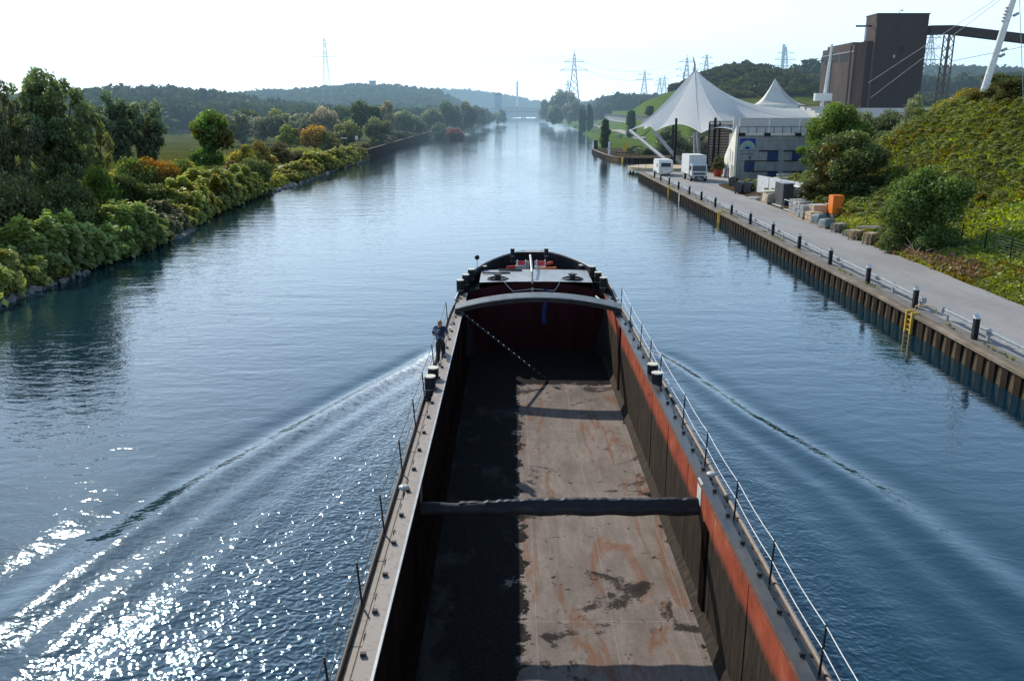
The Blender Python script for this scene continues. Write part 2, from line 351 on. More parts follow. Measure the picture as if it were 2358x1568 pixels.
def off(p): return OFF.get(p.name,(0,0,0))
def root(name,label,cat,loc=(0,0,0),group=None,rz=0.):
    o=bpy.data.objects.new(name,None);COL.objects.link(o);o.location=loc;o.rotation_euler=(0,0,rz);o.empty_display_size=.3
    tag(o,label,cat,group);return o
def wroot(name,label,cat,loc,group=None):
    """a thing whose parts are given in world metres"""
    o=root(name,label,cat,loc,group);OFF[o.name]=tuple(loc);return o
def sub(o,parent):
    """let o carry sub-parts given in the same metres as its thing"""
    OFF[o.name]=off(parent);return o
def tag(o,label,cat,group=None):
    o['label']=label;o['category']=cat
    if group:o['group']=group
    return o
def struct(o,kind='structure'): o['kind']=kind;return o
def copy_tree(o,parent=None):
    c=o.copy();COL.objects.link(c)
    if parent is not None:c.parent=parent
    for ch in list(o.children): copy_tree(ch,c)
    return c
def npmesh(name,V,Fq,mats,smooth=True,attrs=None):
    me=bpy.data.meshes.new(name);V=np.asarray(V,dtype=np.float32);Fq=np.asarray(Fq,dtype=np.int32)
    k=Fq.shape[1]
    me.vertices.add(len(V));me.vertices.foreach_set('co',V.ravel())
    me.loops.add(Fq.size);me.loops.foreach_set('vertex_index',Fq.ravel())
    me.polygons.add(len(Fq));me.polygons.foreach_set('loop_start',np.arange(0,Fq.size,k,dtype=np.int32));me.polygons.foreach_set('loop_total',np.full(len(Fq),k,dtype=np.int32))
    me.polygons.foreach_set('use_smooth',np.full(len(Fq),smooth))
    for m in mats: me.materials.append(M[m])
    for an,av in (attrs or {}).items():
        at=me.attributes.new(an,'FLOAT','POINT');at.data.foreach_set('value',np.asarray(av,dtype=np.float32))
    me.update(calc_edges=True);return me
def gridmesh(name,xs,ys,zf,mats,attrs=None,matf=None,xf=None):
    """xs (n) ys (m); xf(x,y)->X lets a grid line follow a shore"""
    n,m=len(xs),len(ys);X,Y=np.meshgrid(xs,ys)
    if xf is not None: X=xf(X,Y)
    Z=zf(X,Y);V=np.stack([X.ravel(),Y.ravel(),Z.ravel()],1)
    i=np.arange(m-1)[:,None]*n+np.arange(n-1)[None,:];i=i.ravel()
    Fq=np.stack([i,i+1,i+n+1,i+n],1)
    at={k:f(X,Y).ravel() for k,f in (attrs or {}).items()}
    me=npmesh(name,V,Fq,mats,True,at)
    if matf is not None:
        c=V[Fq].mean(1);me.polygons.foreach_set('material_index',matf(c[:,0],c[:,1],c[:,2]).astype(np.int32))
    o=bpy.data.objects.new(name,me);COL.objects.link(o);return o
def ss(t): t=np.clip(t,0,1);return t*t*(3-2*t)
# ---------------------------------------------------------------- foliage
def leaves(P,Nrm,size,rs,aspect=1.7,flat=.5,up=0.):
    """quads at P facing roughly Nrm"""
    n=len(P);d=rs.normal(size=(n,3));d/=np.linalg.norm(d,axis=1)[:,None]
    nn=Nrm*flat+d*(1-flat);nn[:,2]+=up;nn/=np.linalg.norm(nn,axis=1)[:,None]+1e-9
    a=np.cross(nn,rs.normal(size=(n,3)));a/=np.linalg.norm(a,axis=1)[:,None]+1e-9
    b=np.cross(nn,a)
    s=size*(.55+.9*rs.rand(n))[:,None]
    a=a*s*.5*aspect;b=b*s*.5
    k=.55
    return np.stack([P-a,P-b*1.0+a*.1,P+a,P+b+a*.1],1)
def leafmesh(name,Q,tint,mname):
    n=len(Q);return npmesh(name,Q.reshape(-1,3),np.arange(n*4).reshape(n,4),[mname],False,{'tint':np.repeat(tint,4)})
def crown(name,seed,n,size,w=1.,h=1.,z0=.15,lobes=22,lr=(.16,.3),mname='leaf',shape='round',flat=.45,gap=.25):
    """crown in a unit box: height h from z0*h, half-width w/2; returns a mesh"""
    rs=np.random.RandomState(seed);C=[];Rr=[]
    for i in range(lobes):
        for _ in range(50):
            if shape=='round':
                p=rs.normal(size=3);p/=np.linalg.norm(p);p*=rs.rand()**.35*.72
                c=np.array([p[0]*w/2,p[1]*w/2,z0*h+(h*(1-z0))*(.5+p[2]*.5)])
            elif shape=='willow':
                a=rs.rand()*6.28;t=rs.rand()**.6;zz=z0+(1-z0)*(.15+.72*rs.rand());rr=(.35+.65*math.sin(min(1,(zz-z0)/(1-z0)*1.2)*2.2))*.42*t**.5
                c=np.array([math.cos(a)*rr*w,math.sin(a)*rr*w,zz*h])
            elif shape=='fan':
                k_=i%24;rk=np.random.RandomState(seed*100+k_);a=rk.rand()*6.28;re=.44*rk.rand()**.55;he=(1-.30*(re/.44)**2)*(.88+.12*rk.rand())
                t=.22+.78*rs.rand()**.75;c=np.array([math.cos(a)*re*w*t**1.25,math.sin(a)*re*w*t**1.25,h*(he*t-.06)])+rs.normal(size=3)*np.array([w,w,h])*.022
            elif shape=='column':
                zz=rs.rand();a=rs.rand()*6.28;rr=.5*w*(math.sin(min(1,zz*1.05+.12)*math.pi*.93))*.55
                c=np.array([math.cos(a)*rr*rs.rand(),math.sin(a)*rr*rs.rand(),h*(z0+(1-z0)*zz*.93)])
            else: # shrub reaching to the ground
                p=rs.normal(size=3);p/=np.linalg.norm(p);p*=rs.rand()**.4*.75;c=np.array([p[0]*w/2,p[1]*w/2,h*abs(p[2])*.95])
            break
        C.append(c);Rr.append(lr[0]+(lr[1]-lr[0])*rs.rand())
    C=np.array(C);Rr=np.array(Rr);lt=rs.rand(lobes)
    wt=Rr**2;wt/=wt.sum();idx=rs.choice(lobes,n,p=wt)
    d=rs.normal(size=(n,3));d/=np.linalg.norm(d,axis=1)[:,None]
    sc=Rr[idx][:,None]*np.array([w,w,h*(1.25 if shape=='willow' else .85)])
    if shape=='column': sc=Rr[idx][:,None]*np.array([w*1.3,w*1.3,h*.55])
    rad=(.35+.65*rs.rand(n)**.45)[:,None]*(1+.12*rs.normal(size=(n,1)))
    P=C[idx]+d*sc*rad
    # drop the lowest
    P[:,2]=np.maximum(P[:,2],.02*h)
    # fine tufting
    tu=np.sin(P[:,0]*37/w+lt[idx]*9)*np.sin(P[:,1]*41/w)*np.sin(P[:,2]*33/h)
    keep=tu>-1+gap*rs.rand(n)*2.2
    P=P[keep];d=d[keep];idx2=idx[keep];rad=rad[keep][:,0];tu=tu[keep]
    Q=leaves(P,d,size,rs,1.9 if shape=='willow' else 1.5,flat)
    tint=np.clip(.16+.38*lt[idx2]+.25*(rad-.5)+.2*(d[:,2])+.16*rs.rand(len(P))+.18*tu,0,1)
    return leafmesh(name,Q,tint,mname)
def trunkmesh(name,seed,h,r,limbs=7,stems=1,spread=.5,lean=0.):
    rs=random.Random(seed);b=MB()
    for s in range(stems):
        a=rs.random()*6.28;sp=spread*rs.random() if stems>1 else 0
        pts=[];x=y=0
        for i in range(6):
            t=i/5;pts.append((math.cos(a)*sp*t*h*.35+rs.uniform(-.02,.02)*h*t,math.sin(a)*sp*t*h*.35+rs.uniform(-.02,.02)*h*t,h*.82*t))
        b.tube(pts,[r*(1-.8*i/5)/(1 if stems==1 else 1.7) for i in range(6)],'bark',7)
        for k in range(limbs):
            t=.28+.6*k/limbs;i=int(t*5);p=Vector(pts[i]).lerp(Vector(pts[i+1]),t*5-i);aa=rs.random()*6.28;L=h*(.3-.2*t)
            q=p+Vector((math.cos(aa)*L,math.sin(aa)*L,L*.8));mid=p.lerp(q,.5)+Vector((0,0,-.06*L))
            rr=r*(.45-.3*t);b.tube([p,mid,q],[rr,rr*.6,rr*.2],'bark',5)
    me_o=b.build(name);me=me_o.data;bpy.data.objects.remove(me_o);return me
# ================================================================ camera, light, sky
cam=bpy.data.cameras.new('camera');co=bpy.data.objects.new('camera',cam);COL.objects.link(co)
co.location=(0,0,CAMH);co.rotation_euler=(math.pi/2-PITCH,0,0);cam.sensor_width=36;cam.lens=F/2358*36;cam.clip_end=6000;cam.clip_start=.1
scene.camera=co
SUN=Vector((-.8,1.4,1.0)).normalized();ELEV=math.asin(SUN.z);AZ=math.atan2(SUN.x,SUN.y)
sl=bpy.data.lights.new('sun','SUN');sl.energy=5.0;sl.angle=R(.53);sl.color=(1,.93,.82)
so=bpy.data.objects.new('sun',sl);COL.objects.link(so);so.rotation_euler=SUN.to_track_quat('Z','Y').to_euler()
w=bpy.data.worlds.new('World');scene.world=w;w.use_nodes=True;nt=w.node_tree
bg=nt.nodes['Background'];sk=nt.nodes.new('ShaderNodeTexSky');sk.sky_type='NISHITA';sk.sun_disc=False
sk.sun_elevation=ELEV;sk.sun_rotation=AZ;sk.air_density=1.;sk.dust_density=.8;sk.ozone_density=2.5;sk.altitude=50
# hazy brightening of the sky towards the horizon, strongest on the sun side
tc=nt.nodes.new('ShaderNodeTexCoord');sx=nt.nodes.new('ShaderNodeSeparateXYZ');nt.links.new(tc.outputs['Generated'],sx.inputs[0])
gz=math_(nt,'POWER',2.718,math_(nt,'MULTIPLY',math_(nt,'ABSOLUTE',sx.outputs[2]),-5.))
vd=nt.nodes.new('ShaderNodeVectorMath');vd.operation='DOT_PRODUCT';nt.links.new(tc.outputs['Generated'],vd.inputs[0]);vd.inputs[1].default_value=tuple(SUN)
ga=math_(nt,'ADD',math_(nt,'MULTIPLY',math_(nt,'POWER',math_(nt,'MAXIMUM',vd.outputs['Value'],0),5.),1.0),.82)
gg=math_(nt,'MULTIPLY',gz,ga)
b3=nt.nodes.new('ShaderNodeBackground');b3.inputs[0].default_value=(.20,.54,1.,1)
nt.links.new(math_(nt,'MULTIPLY',math_(nt,'MULTIPLY',math_(nt,'POWER',2.718,math_(nt,'MULTIPLY',math_(nt,'ABSOLUTE',sx.outputs[2]),-2.4)),math_(nt,'SUBTRACT',1.,math_(nt,'POWER',2.718,math_(nt,'MULTIPLY',math_(nt,'ABSOLUTE',sx.outputs[2]),-8.)))),1.35),b3.inputs[1])
b2=nt.nodes.new('ShaderNodeBackground');b2.inputs[0].default_value=(.98,.985,.98,1);nt.links.new(math_(nt,'MULTIPLY',gg,1.75),b2.inputs[1])
ad=nt.nodes.new('ShaderNodeAddShader');nt.links.new(bg.outputs[0],ad.inputs[0]);nt.links.new(b2.outputs[0],ad.inputs[1]);ad2=nt.nodes.new('ShaderNodeAddShader');nt.links.new(ad.outputs[0],ad2.inputs[0]);nt.links.new(b3.outputs[0],ad2.inputs[1]);nt.links.new(ad2.outputs[0],nt.nodes['World Output'].inputs[0])
nt.links.new(sk.outputs[0],bg.inputs[0]);bg.inputs[1].default_value=.055
scene.view_settings.view_transform='Standard';scene.view_settings.look='None';scene.view_settings.exposure=0
scene.cycles.max_bounces=6;scene.cycles.transparent_max_bounces=8;scene.cycles.sample_clamp_indirect=6;scene.cycles.volume_bounces=0
scene.cycles.use_denoising=True
# ================================================================ canal geometry
LY=[-60,45,55,70,95,118,140,162,203,375,530,800,1230,2400];LX=[-31.5,-31.5,-31.4,-30.3,-33.5,-34.6,-34.6,-35,-34.5,-36.3,-24,-21,-18,60]
RY=[-60,20,32,49,81,143,149,149.4,195.6,196,200,210,225,244,252,337,530,865,1300,2400]
RX=[20.2,20.4,20.6,21.1,21.6,21.9,22,36.5,36.5,24.6,23.6,22.8,22.5,22.6,24,31.3,39.8,47.7,52,90]
def Lx(Y): return np.interp(Y,LY,LX)
def Rx(Y): return np.interp(Y,RY,RX)
def spacing(segs):
    out=[]
    for a,b,s in segs:
        k=max(1,int(round((b-a)/s)));out+=list(np.linspace(a,b,k,endpoint=False))
    out.append(segs[-1][1]);return np.array(out)
# wake: crest lines leave the bow on both sides
BX0,BX1=-3.1,5.55;BOWY=40.5
LWX=np.array([-3.3,-4.2,-5.7,-9.2,-10.6,-11.4,-12.8,-14]);LWY=np.array([40.2,37.4,33.9,25.2,20.6,17.4,12,4])
RWX=np.array([5.8,6.7,7.45,8.7,10.9,11.9,13.2,15]);RWY=np.array([40.2,39.0,36.4,30.7,23.8,18.4,12,4])
def wake(X,Y):
    Z=np.zeros_like(X)
    xl=np.interp(-Y,-LWY,LWX);xr=np.interp(-Y,-RWY,RWX)
    beh=ss((BOWY-Y)/2.5)
    for xc,sg,amp in ((xl,-1,.14),(xr,1,.11)):
        d=(X-xc)*sg                      # >0 outside the first crest
        age=(BOWY-Y)
        wd=.34+.016*age
        Z+=beh*amp*np.exp(-(d/wd)**2)*np.exp(-age/55)
        Z-=beh*amp*.55*np.exp(-((d-wd*2.0)/(wd*1.3))**2)*np.exp(-age/55)
        for k,a in ((1,.36),(2,.26),(3,.18)):
            dd=d+k*(1.1+.028*age);Z+=beh*amp*a*np.exp(-(dd/(wd*.75))**2)*ss(age/10)*np.where(((X-1.2)*sg)>4.2,1,0)
    ins=(np.abs(X-1.25)<3.95)&(Y<43.6)&(Y>-14)
    return np.where(ins,-2.6,Z)
def turb(X,Y):
    xl=np.interp(-Y,-LWY,LWX);xr=np.interp(-Y,-RWY,RWX);beh=ss((BOWY-Y)/2.)
    t=0.
    fr=(X-xl)/(BX0-xl+1e-3);tl=np.where((X<1.2)&(fr>-.02),.12+.88*ss(fr*1.25-.1),0)
    fr=(xr-X)/(xr-BX1+1e-3);tr=np.where((X>=1.2)&(fr>-.02),.08+.6*ss(fr*1.3-.35),0)
    return np.clip((tl+tr)*beh,0,1)
def foam(X,Y):
    xl=np.interp(-Y,-LWY,LWX);xr=np.interp(-Y,-RWY,RWX)
    age=BOWY-Y;beh=ss(age/1.5)
    a=beh*np.exp(-((X-xl)/(.35+.03*age))**2)*np.exp(-np.maximum(age,0)/5.)*1.25
    a+=beh*np.where((X>xl)&(X<BX0),1,0)*np.exp(-np.maximum(age,0)/6.5)*.95
    a+=beh*np.exp(-((X-xr)/(.35+.02*age))**2)*np.exp(-np.maximum(age,0)/2.5)*.6
    a+=beh*np.exp(-((X-BX0)/.35)**2)*.55
    return np.clip(a,0,1)
xs=spacing([(-420,-60,40),(-60,-24,4),(-24,-15,.6),(-15,16,.16),(16,24,.6),(24,60,6),(60,420,60)])
ys=spacing([(-40,0,10),(0,8,.6),(8,44,.16),(44,60,.5),(60,160,4),(160,500,20),(500,2600,100)])
wat=gridmesh('canal_water',xs,ys,lambda X,Y:wake(X,Y),['water'],{'rough':turb,'foam':foam});struct(wat)
# ================================================================ land
RID2=[(380,222),(450,214),(560,220),(600,210),(700,206),(800,198),(860,195),(920,199),(1000,208),(1080,218),(1150,228),(1240,246),(1330,256)]
RID1=[(-260,232),(-100,229),(100,229),(200,229),(230,219),(330,212),(450,217),(520,226),(600,240),(700,252),(800,262)]
def rprof(pts,Y0):
    q=[atY(x,y,Y0) for x,y in pts];return [a.x for a in q],[a.z for a in q]
R2X,R2Z=rprof(RID2,950.);R1X,R1Z=rprof(RID1,520.)
def lump(X,Y): return .5*np.sin(X*.21+1.3*np.sin(Y*.13))+.4*np.sin(Y*.17+X*.05)+.3*np.sin(X*.53+Y*.31)
def zLand(X,Y):
    s=Lx(Y)-X
    z=-.9+2.1*ss((s+.6)/2.6)+.35*ss((s-3)/14)+.25*lump(X,Y)*ss((s-4)/8)
    sk=np.where(Y<520,100.,75.);z1=np.maximum(np.interp(X,R1X,R1Z)-9,0)*np.exp(-((Y-520)/sk)**2)
    sk=np.where(Y<950,170.,140.);z2=np.maximum(np.interp(X,R2X,R2Z)-13,0)*np.exp(-((Y-950)/sk)**2)
    return z+np.maximum(z1,z2)*ss((s-12)/50)
def zRight(X,Y):
    s=X-Rx(Y)
    z=np.where(s<-.01,-1.2,1.0)
    nat=ss((Y-250)/12)                     # natural bank beyond the pier
    z=z*(1-nat)+nat*(-.9+2.3*ss((s+.6)/4)+1.0*ss((s-4)/20))
    emb=11.6*ss((X-29.5-.0*Y)/25)*(1-ss((Y-96)/30))+.55*ss((X-28.6)/2)*(1-ss((Y-112)/15))
    plat=9.*ss((X-47)/14)*ss((Y-98)/20)
    plat=plat*(1-ss((Y-235)/20))+ss((Y-235)/20)*0
    wx=np.interp(Y,[235,300,700,1200],[46,48.3,67,80])
    park=ss((Y-236)/14)*(3.5*ss((s-16)/(wx-Rx(Y)-16+1e-3))*1.0+np.where(X>wx+3.6,5.2,0))
    hA=14.5*np.exp(-((X-88)/30)**2-((Y-345)/55)**2)+8.5*np.exp(-((X-132)/38)**2-((Y-370)/60)**2)
    far=20*ss((Y-430)/180)*ss((X-165)/90)*(1-.35*ss((Y-900)/300))+7*np.exp(-((X-240)/60)**2-((Y-380)/80)**2)
    return z+np.maximum(emb,np.maximum(plat,park))+hA+far+.12*lump(X,Y)*ss((s-9)/6)
def nz(fn,x,y): return float(fn(np.array([float(x)]),np.array([float(y)]))[0])
gl=lambda x,y:nz(zLand,x,y)
gr=lambda x,y:nz(zRight,x,y)
sL=spacing([(-1.2,6,.5),(6,40,2),(40,120,6),(120,480,15),(480,1500,170)])
yL=spacing([(-60,40,10),(40,220,2.5),(220,640,12),(640,1300,20),(1300,2600,160)])
ground_left=gridmesh('ground',-sL[::-1],yL,zLand,['meadow'],xf=lambda X,Y:Lx(Y)+X);struct(ground_left)
sR=spacing([(-.3,0,.1),(0,34,1.),(34,120,4),(120,480,15),(480,1500,170)])
yR=spacing([(-60,10,10),(10,149,1.5),(149,149.4,.2),(149.4,195.6,6),(195.6,196,.2),(196,252,2),(252,640,8),(640,1300,30),(1300,2600,160)])
def rmat(x,y,z):
    m=np.zeros(len(x))
    m[(x<31)&(y<133)]=2
    m[(y>240)&(z>5)&(z<9.6)&(x<150)]=1
    m[(y>240)&(x<70)]=1
    m[(y>133)&(y<236)&(x<52)]=2
    return m
ground_right=gridmesh('ground',sR,yR,zRight,['grass','lawn','soil'],xf=lambda X,Y:Rx(Y)+X,matf=rmat);struct(ground_right)
# quay road
EDGE=[(45,27.6),(52.6,27.9),(58,28.2),(61,28.1),(67,28.1),(77.7,28.3),(85,29.2),(94,30.6),(104,32.),(112.7,33.0),(135,34.4)]
b=MB();ex=[(-30,27.2),(20,27.3),(33,27.4)]+EDGE+[(149,36.)]
rs0=random.Random(4);fine=[]
for i in range(len(ex)-1):
    k=max(1,int((ex[i+1][0]-ex[i][0])/1.2))
    for j in range(k):
        t=j/k;y=ex[i][0]*(1-t)+ex[i+1][0]*t;fine.append((y,ex[i][1]*(1-t)+ex[i+1][1]*t+rs0.uniform(-.1,.1)))
fine.append(ex[-1])
vs=[];fs=[]
for i,(y,x) in enumerate(fine):
    vs+=[(float(Rx(y))+.35,y,1.05),(x,y,1.05)]
    if i: fs.append((2*i-2,2*i-1,2*i+1,2*i))
b.add(vs,fs,'asphalt');o=b.build('quay_road');struct(o)
b=MB();vs=[];fs=[]
for i in range(90):
    y=-10+i*159/89;vs+=[(float(Rx(y))+.2,y,1.085),(float(Rx(y))+.86,y,1.085)]
    if i: fs.append((2*i-2,2*i-1,2*i+1,2*i))
b.add(vs,fs,'edge_strip');struct(b.build('quay_edge_pavement'))
b=MB();pp=[(-37.9,48),(-38.2,60),(-38.6,75),(-39.2,92),(-40.5,115),(-42,150),(-42.2,186),(-41,215),(-43,260)]
vs=[];fs=[]
for i in range(60):
    t=i/59*(len(pp)-1);k=min(int(t),len(pp)-2);x=pp[k][0]+(pp[k+1][0]-pp[k][0])*(t-k);y=pp[k][1]+(pp[k+1][1]-pp[k][1])*(t-k)
    for q in (-1.1,1.1): vs.append((x+q,y,gl(x+q,y)+.12))
    if i: fs.append((2*i-2,2*i-1,2*i+1,2*i))
b.add(vs,fs,'path');struct(b.build('towpath'))
def gt(px,py):
    z=2.
    for _ in range(30): p=g(px,py,z);z=.6*z+.4*gr(p.x,p.y)
    return (p.x-4.,p.y)
b=MB();pp=[gt(1462,324),gt(1440,316),gt(1423,309),gt(1404,304),gt(1386,299),gt(1365,291),gt(1344,284)];vs=[];fs=[]
for i in range(40):
    t=i/39*(len(pp)-1);k=min(int(t),len(pp)-2);x=pp[k][0]+(pp[k+1][0]-pp[k][0])*(t-k);y=pp[k][1]+(pp[k+1][1]-pp[k][1])*(t-k)
    for q in (0,3.): vs.append((x+5+q,y,max(gr(x+5,y),gr(x+5+q,y))+.15))
    if i: fs.append((2*i-2,2*i-1,2*i+1,2*i))
b.add(vs,fs,'path');struct(b.build('bank_path'))
# haze of the sunny autumn air between here and the hills
hz=MB();hz.bb(-2600,2600,170,3400,-3,210,'bark');ho=hz.build('haze');struct(ho,'stuff')
mh,nh,oh=newmat('haze_air');va=N(nh,'ShaderNodeVolumeAbsorption');va.inputs['Color'].default_value=(0,0,0,1);HD=.00040;va.inputs['Density'].default_value=HD
ve=N(nh,'ShaderNodeEmission');ve.inputs['Color'].default_value=(.47,.74,.97,1);ve.inputs['Strength'].default_value=1.25*HD;va2=N(nh,'ShaderNodeAddShader')  # air given its own glow in place of scattered sunlight
nh.links.new(va.outputs[0],va2.inputs[0]);nh.links.new(ve.outputs[0],va2.inputs[1]);nh.links.new(va2.outputs[0],oh.inputs['Volume']);ho.data.materials.clear();ho.data.materials.append(mh)
ho['label']='thin blue haze in the distant air over the hills'
F3=rprof([(1000,205),(1040,206),(1080,207),(1150,216),(1240,233),(1310,252)],1650.)
def zFar(X,Y): return 1.+np.maximum(np.interp(X,F3[0],F3[1])-14,1)*ss((Y-1480)/150)
hills=gridmesh('hills',np.linspace(-260,260,40),np.linspace(1470,1800,16),zFar,['grass']);struct(hills)
# ================================================================ barge (world metres: x across, y towards the bow)
barge=wroot('cargo_barge','long dark empty cargo barge with open rust red hold sailing up the canal','barge',(1.25,25,0))
XC=1.25;Y0=-8.;YF=43.4                                 # hold from Y0 to YF
hxL,hxR=-2.36,4.82                                     # hold inner faces
def deckz(y): return 1.6+ (0.0 if y<36 else .9*((y-36)/14.)**1.6)
def halfw(y):                                          # half beam at deck height
    if y<37: return 4.27
    t=(y-37)/13.2;return 4.27*max(0.,1-t**2.6)**.6
def hullx(y,z,sg):
    hw=halfw(y);fl=1-.25*ss((y-37)/9)*(1-(z+1)/(deckz(y)+1))
    return XC+sg*hw*float(fl)
ysb=[Y0-6]+[y for y in range(-8,36,4)]+[36,37.5,39,40.5,42,43.4,44.6,45.6,46.6,47.6,48.4,49.1,49.6,49.95,50.2]
b=MB()
for sg in (-1,1):
    vs=[];fs=[]
    lv=[-1.2,-.2,.5,1.1]
    for y in ysb:
        zt=deckz(y)
        for z in lv+[zt-.12,zt+.02]: vs.append((hullx(y,z,sg)+(sg*.05 if z>=zt-.13 and y<48.5 else 0),y-(0 if z>0.4 else .25*(.5-z)*ss((y-45)/5)),z))
    k=len(lv)+2
    for i in range(len(ysb)-1):
        for j in range(k-1):
            q=(i*k+j,(i+1)*k+j,(i+1)*k+j+1,i*k+j+1);fs.append(q if sg>0 else q[::-1])
    b.add(vs,fs,'black_steel',True)
b.build('hull',barge)
# side decks with the seams of their plates
def deckstrip(x0f,x1f,m,name,lab=None,seam=True):
    b=MB();vs=[];fs=[]
    yy=[y for y in np.arange(Y0-6,46.01,1.)]
    for y in yy: vs+=[(x0f(y),y,deckz(y)),(x1f(y),y,deckz(y))]
    for i in range(1,len(yy)): fs.append((2*i-2,2*i-1,2*i+1,2*i))
    b.add(vs,fs,m)
    if seam:
        xm=lambda y:x0f(y)*.52+x1f(y)*.48
        for i in range(len(yy)-1):
            y=yy[i];b.box((xm(y+.5),y+.5,deckz(y+.5)+.004),(.016,1.,.008),'black_steel')
        for y in np.arange(Y0,36,3.1): b.bb(x0f(y),x1f(y),y,y+.014,deckz(y),deckz(y)+.006,'black_steel')
    return b.build(name,barge,lab)
CO=.26                                                 # coaming top width
deckstrip(lambda y:XC-halfw(y)-.02,lambda y:hxL-CO,'deck','side_deck','pale worn side deck on the left of the hold')
deckstrip(lambda y:hxR+CO,lambda y:XC+halfw(y)+.02,'deck_dark','side_deck','dark wet side deck on the right of the hold',False)
b=MB()
for sg in (-1,1):
    pts=[(XC+sg*(halfw(y)+.02),y,deckz(y)+.03) for y in np.arange(Y0-6,49.01,1.)];b.tube(pts,.06,'deck' if sg>0 else 'black_steel',6)
b.build('rubbing_rail',barge)
CZ=2.05;FZ=-1.1
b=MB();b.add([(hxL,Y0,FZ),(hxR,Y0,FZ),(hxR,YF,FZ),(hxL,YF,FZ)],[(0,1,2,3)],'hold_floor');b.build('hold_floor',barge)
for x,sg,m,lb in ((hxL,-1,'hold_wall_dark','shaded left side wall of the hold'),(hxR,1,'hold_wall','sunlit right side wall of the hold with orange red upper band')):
    b=MB();n=int((YF-Y0)/.5);vs=[];fs=[]
    for i in range(n+1):
        y=Y0+(YF-Y0)*i/n
        dn=.012*math.sin(y*2.6)
        for z in (FZ,0.,1.0,CZ-.04): vs.append((x+(dn if 0<=z<=1 else 0),y,z))
    for i in range(n):
        for j in range(3):
            q=(i*4+j,(i+1)*4+j,(i+1)*4+j+1,i*4+j+1);fs.append(q if sg<0 else q[::-1])
    b.add(vs,fs,m,True)
    # fillet at the foot of the wall, and the guide frames that stand out of it
    b.add([(x,Y0,FZ+.22),(x-sg*.2,Y0,FZ+.01),(x-sg*.2,YF,FZ+.01),(x,YF,FZ+.22)],[(0,1,2,3)],m)
    for y in (36.4,): b.box((x-sg*.035,y,.45),(.07,.35,3.1),'darkred')
    for y in (19.0,): b.box((x-sg*.03,y,.1),(.06,.5,2.4),'hold_wall_dark')
    for y in np.arange(-6,43,3.05): b.box((x-sg*.006,y,.45),(.012,.05,3.0),m)
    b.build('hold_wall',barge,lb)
for x0,x1,m in ((hxL-CO,hxL,'deck'),(hxR,hxR+CO,'deck_dark')):
    b=MB()
    b.bb(x0+.01,x1-.01,Y0,YF,1.55,CZ-.05,m);b.bb(x0-.03,x1+(0 if x0<0 else -0.0),Y0,YF,CZ-.05,CZ,m)
    yy=Y0+1
    k=0
    while yy<YF-1:
        xx=x0+.0 if x0<0 else x1
        b.box((xx+(.03 if x0<0 else -.03),yy,CZ+.03),(.1,.07,.07),'black_steel');b.box((xx+(-.04 if x0<0 else .04),yy+.62,CZ-.12),(.05,.16,.2),'black_steel')
        yy+=1.32;k+=1
    b.build('coaming',barge)
b=MB();b.box((hxL+.02,(Y0+YF)/2,CZ-.02),(.05,YF-Y0,.05),'galv');b.box((hxR-.02,(Y0+YF)/2,CZ-.02),(.05,YF-Y0,.05),'rust');b.build('coaming_edge',barge)
# rust red front wall of the hold with cambered top
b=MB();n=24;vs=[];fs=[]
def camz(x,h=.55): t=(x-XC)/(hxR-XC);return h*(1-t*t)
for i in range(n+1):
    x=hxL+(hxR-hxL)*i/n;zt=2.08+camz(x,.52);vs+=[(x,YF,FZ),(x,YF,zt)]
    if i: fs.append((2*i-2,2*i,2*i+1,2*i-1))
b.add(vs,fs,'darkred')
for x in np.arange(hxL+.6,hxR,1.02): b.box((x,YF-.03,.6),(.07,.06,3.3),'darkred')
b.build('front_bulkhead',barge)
# arched stack of hatch covers
b=MB()
def arch(y0,y1,zb,th,h,m,x0=hxL-.3,x1=hxR+.3,n=28):
    vs=[];fs=[]
    for i in range(n+1):
        x=x0+(x1-x0)*i/n;t=(x-XC)/((x1-x0)/2);z=zb+h*(1-t*t)
        vs+=[(x,y0,z-th),(x,y1,z-th),(x,y1,z),(x,y0,z)]
    for i in range(n):
        o=i*4;p=o+4
        for k in range(4): k2=(k+1)%4;fs.append((o+k,o+k2,p+k2,p+k))
    fs.append((0,1,2,3));fs.append((n*4+3,n*4+2,n*4+1,n*4));b.add(vs,fs,m)
AY=38.45
arch(AY,AY+.78,2.3,.22,.55,'black_steel')
b.build('hatch_cover',barge)
c=None
b=MB()
for k in range(5): arch(AY-.02+.17*k,AY+.045+.17*k,2.35+.012*k,.06,.55,'galv')
arch(AY-.04,AY-.01,2.18,.08,.55,'black_steel')
b.build('cover_rib',barge)
for x in (hxL-.15,hxR+.15):
    b=MB();b.box((x,AY+.3,2.14),(.24,.5,.16),'grey_paint')
    for yy in (AY+.1,AY+.55): b.tube([(x-.13,yy,2.12),(x+.13,yy,2.12)],.09,'black_steel',10)
    b.build('cover_runner',barge)
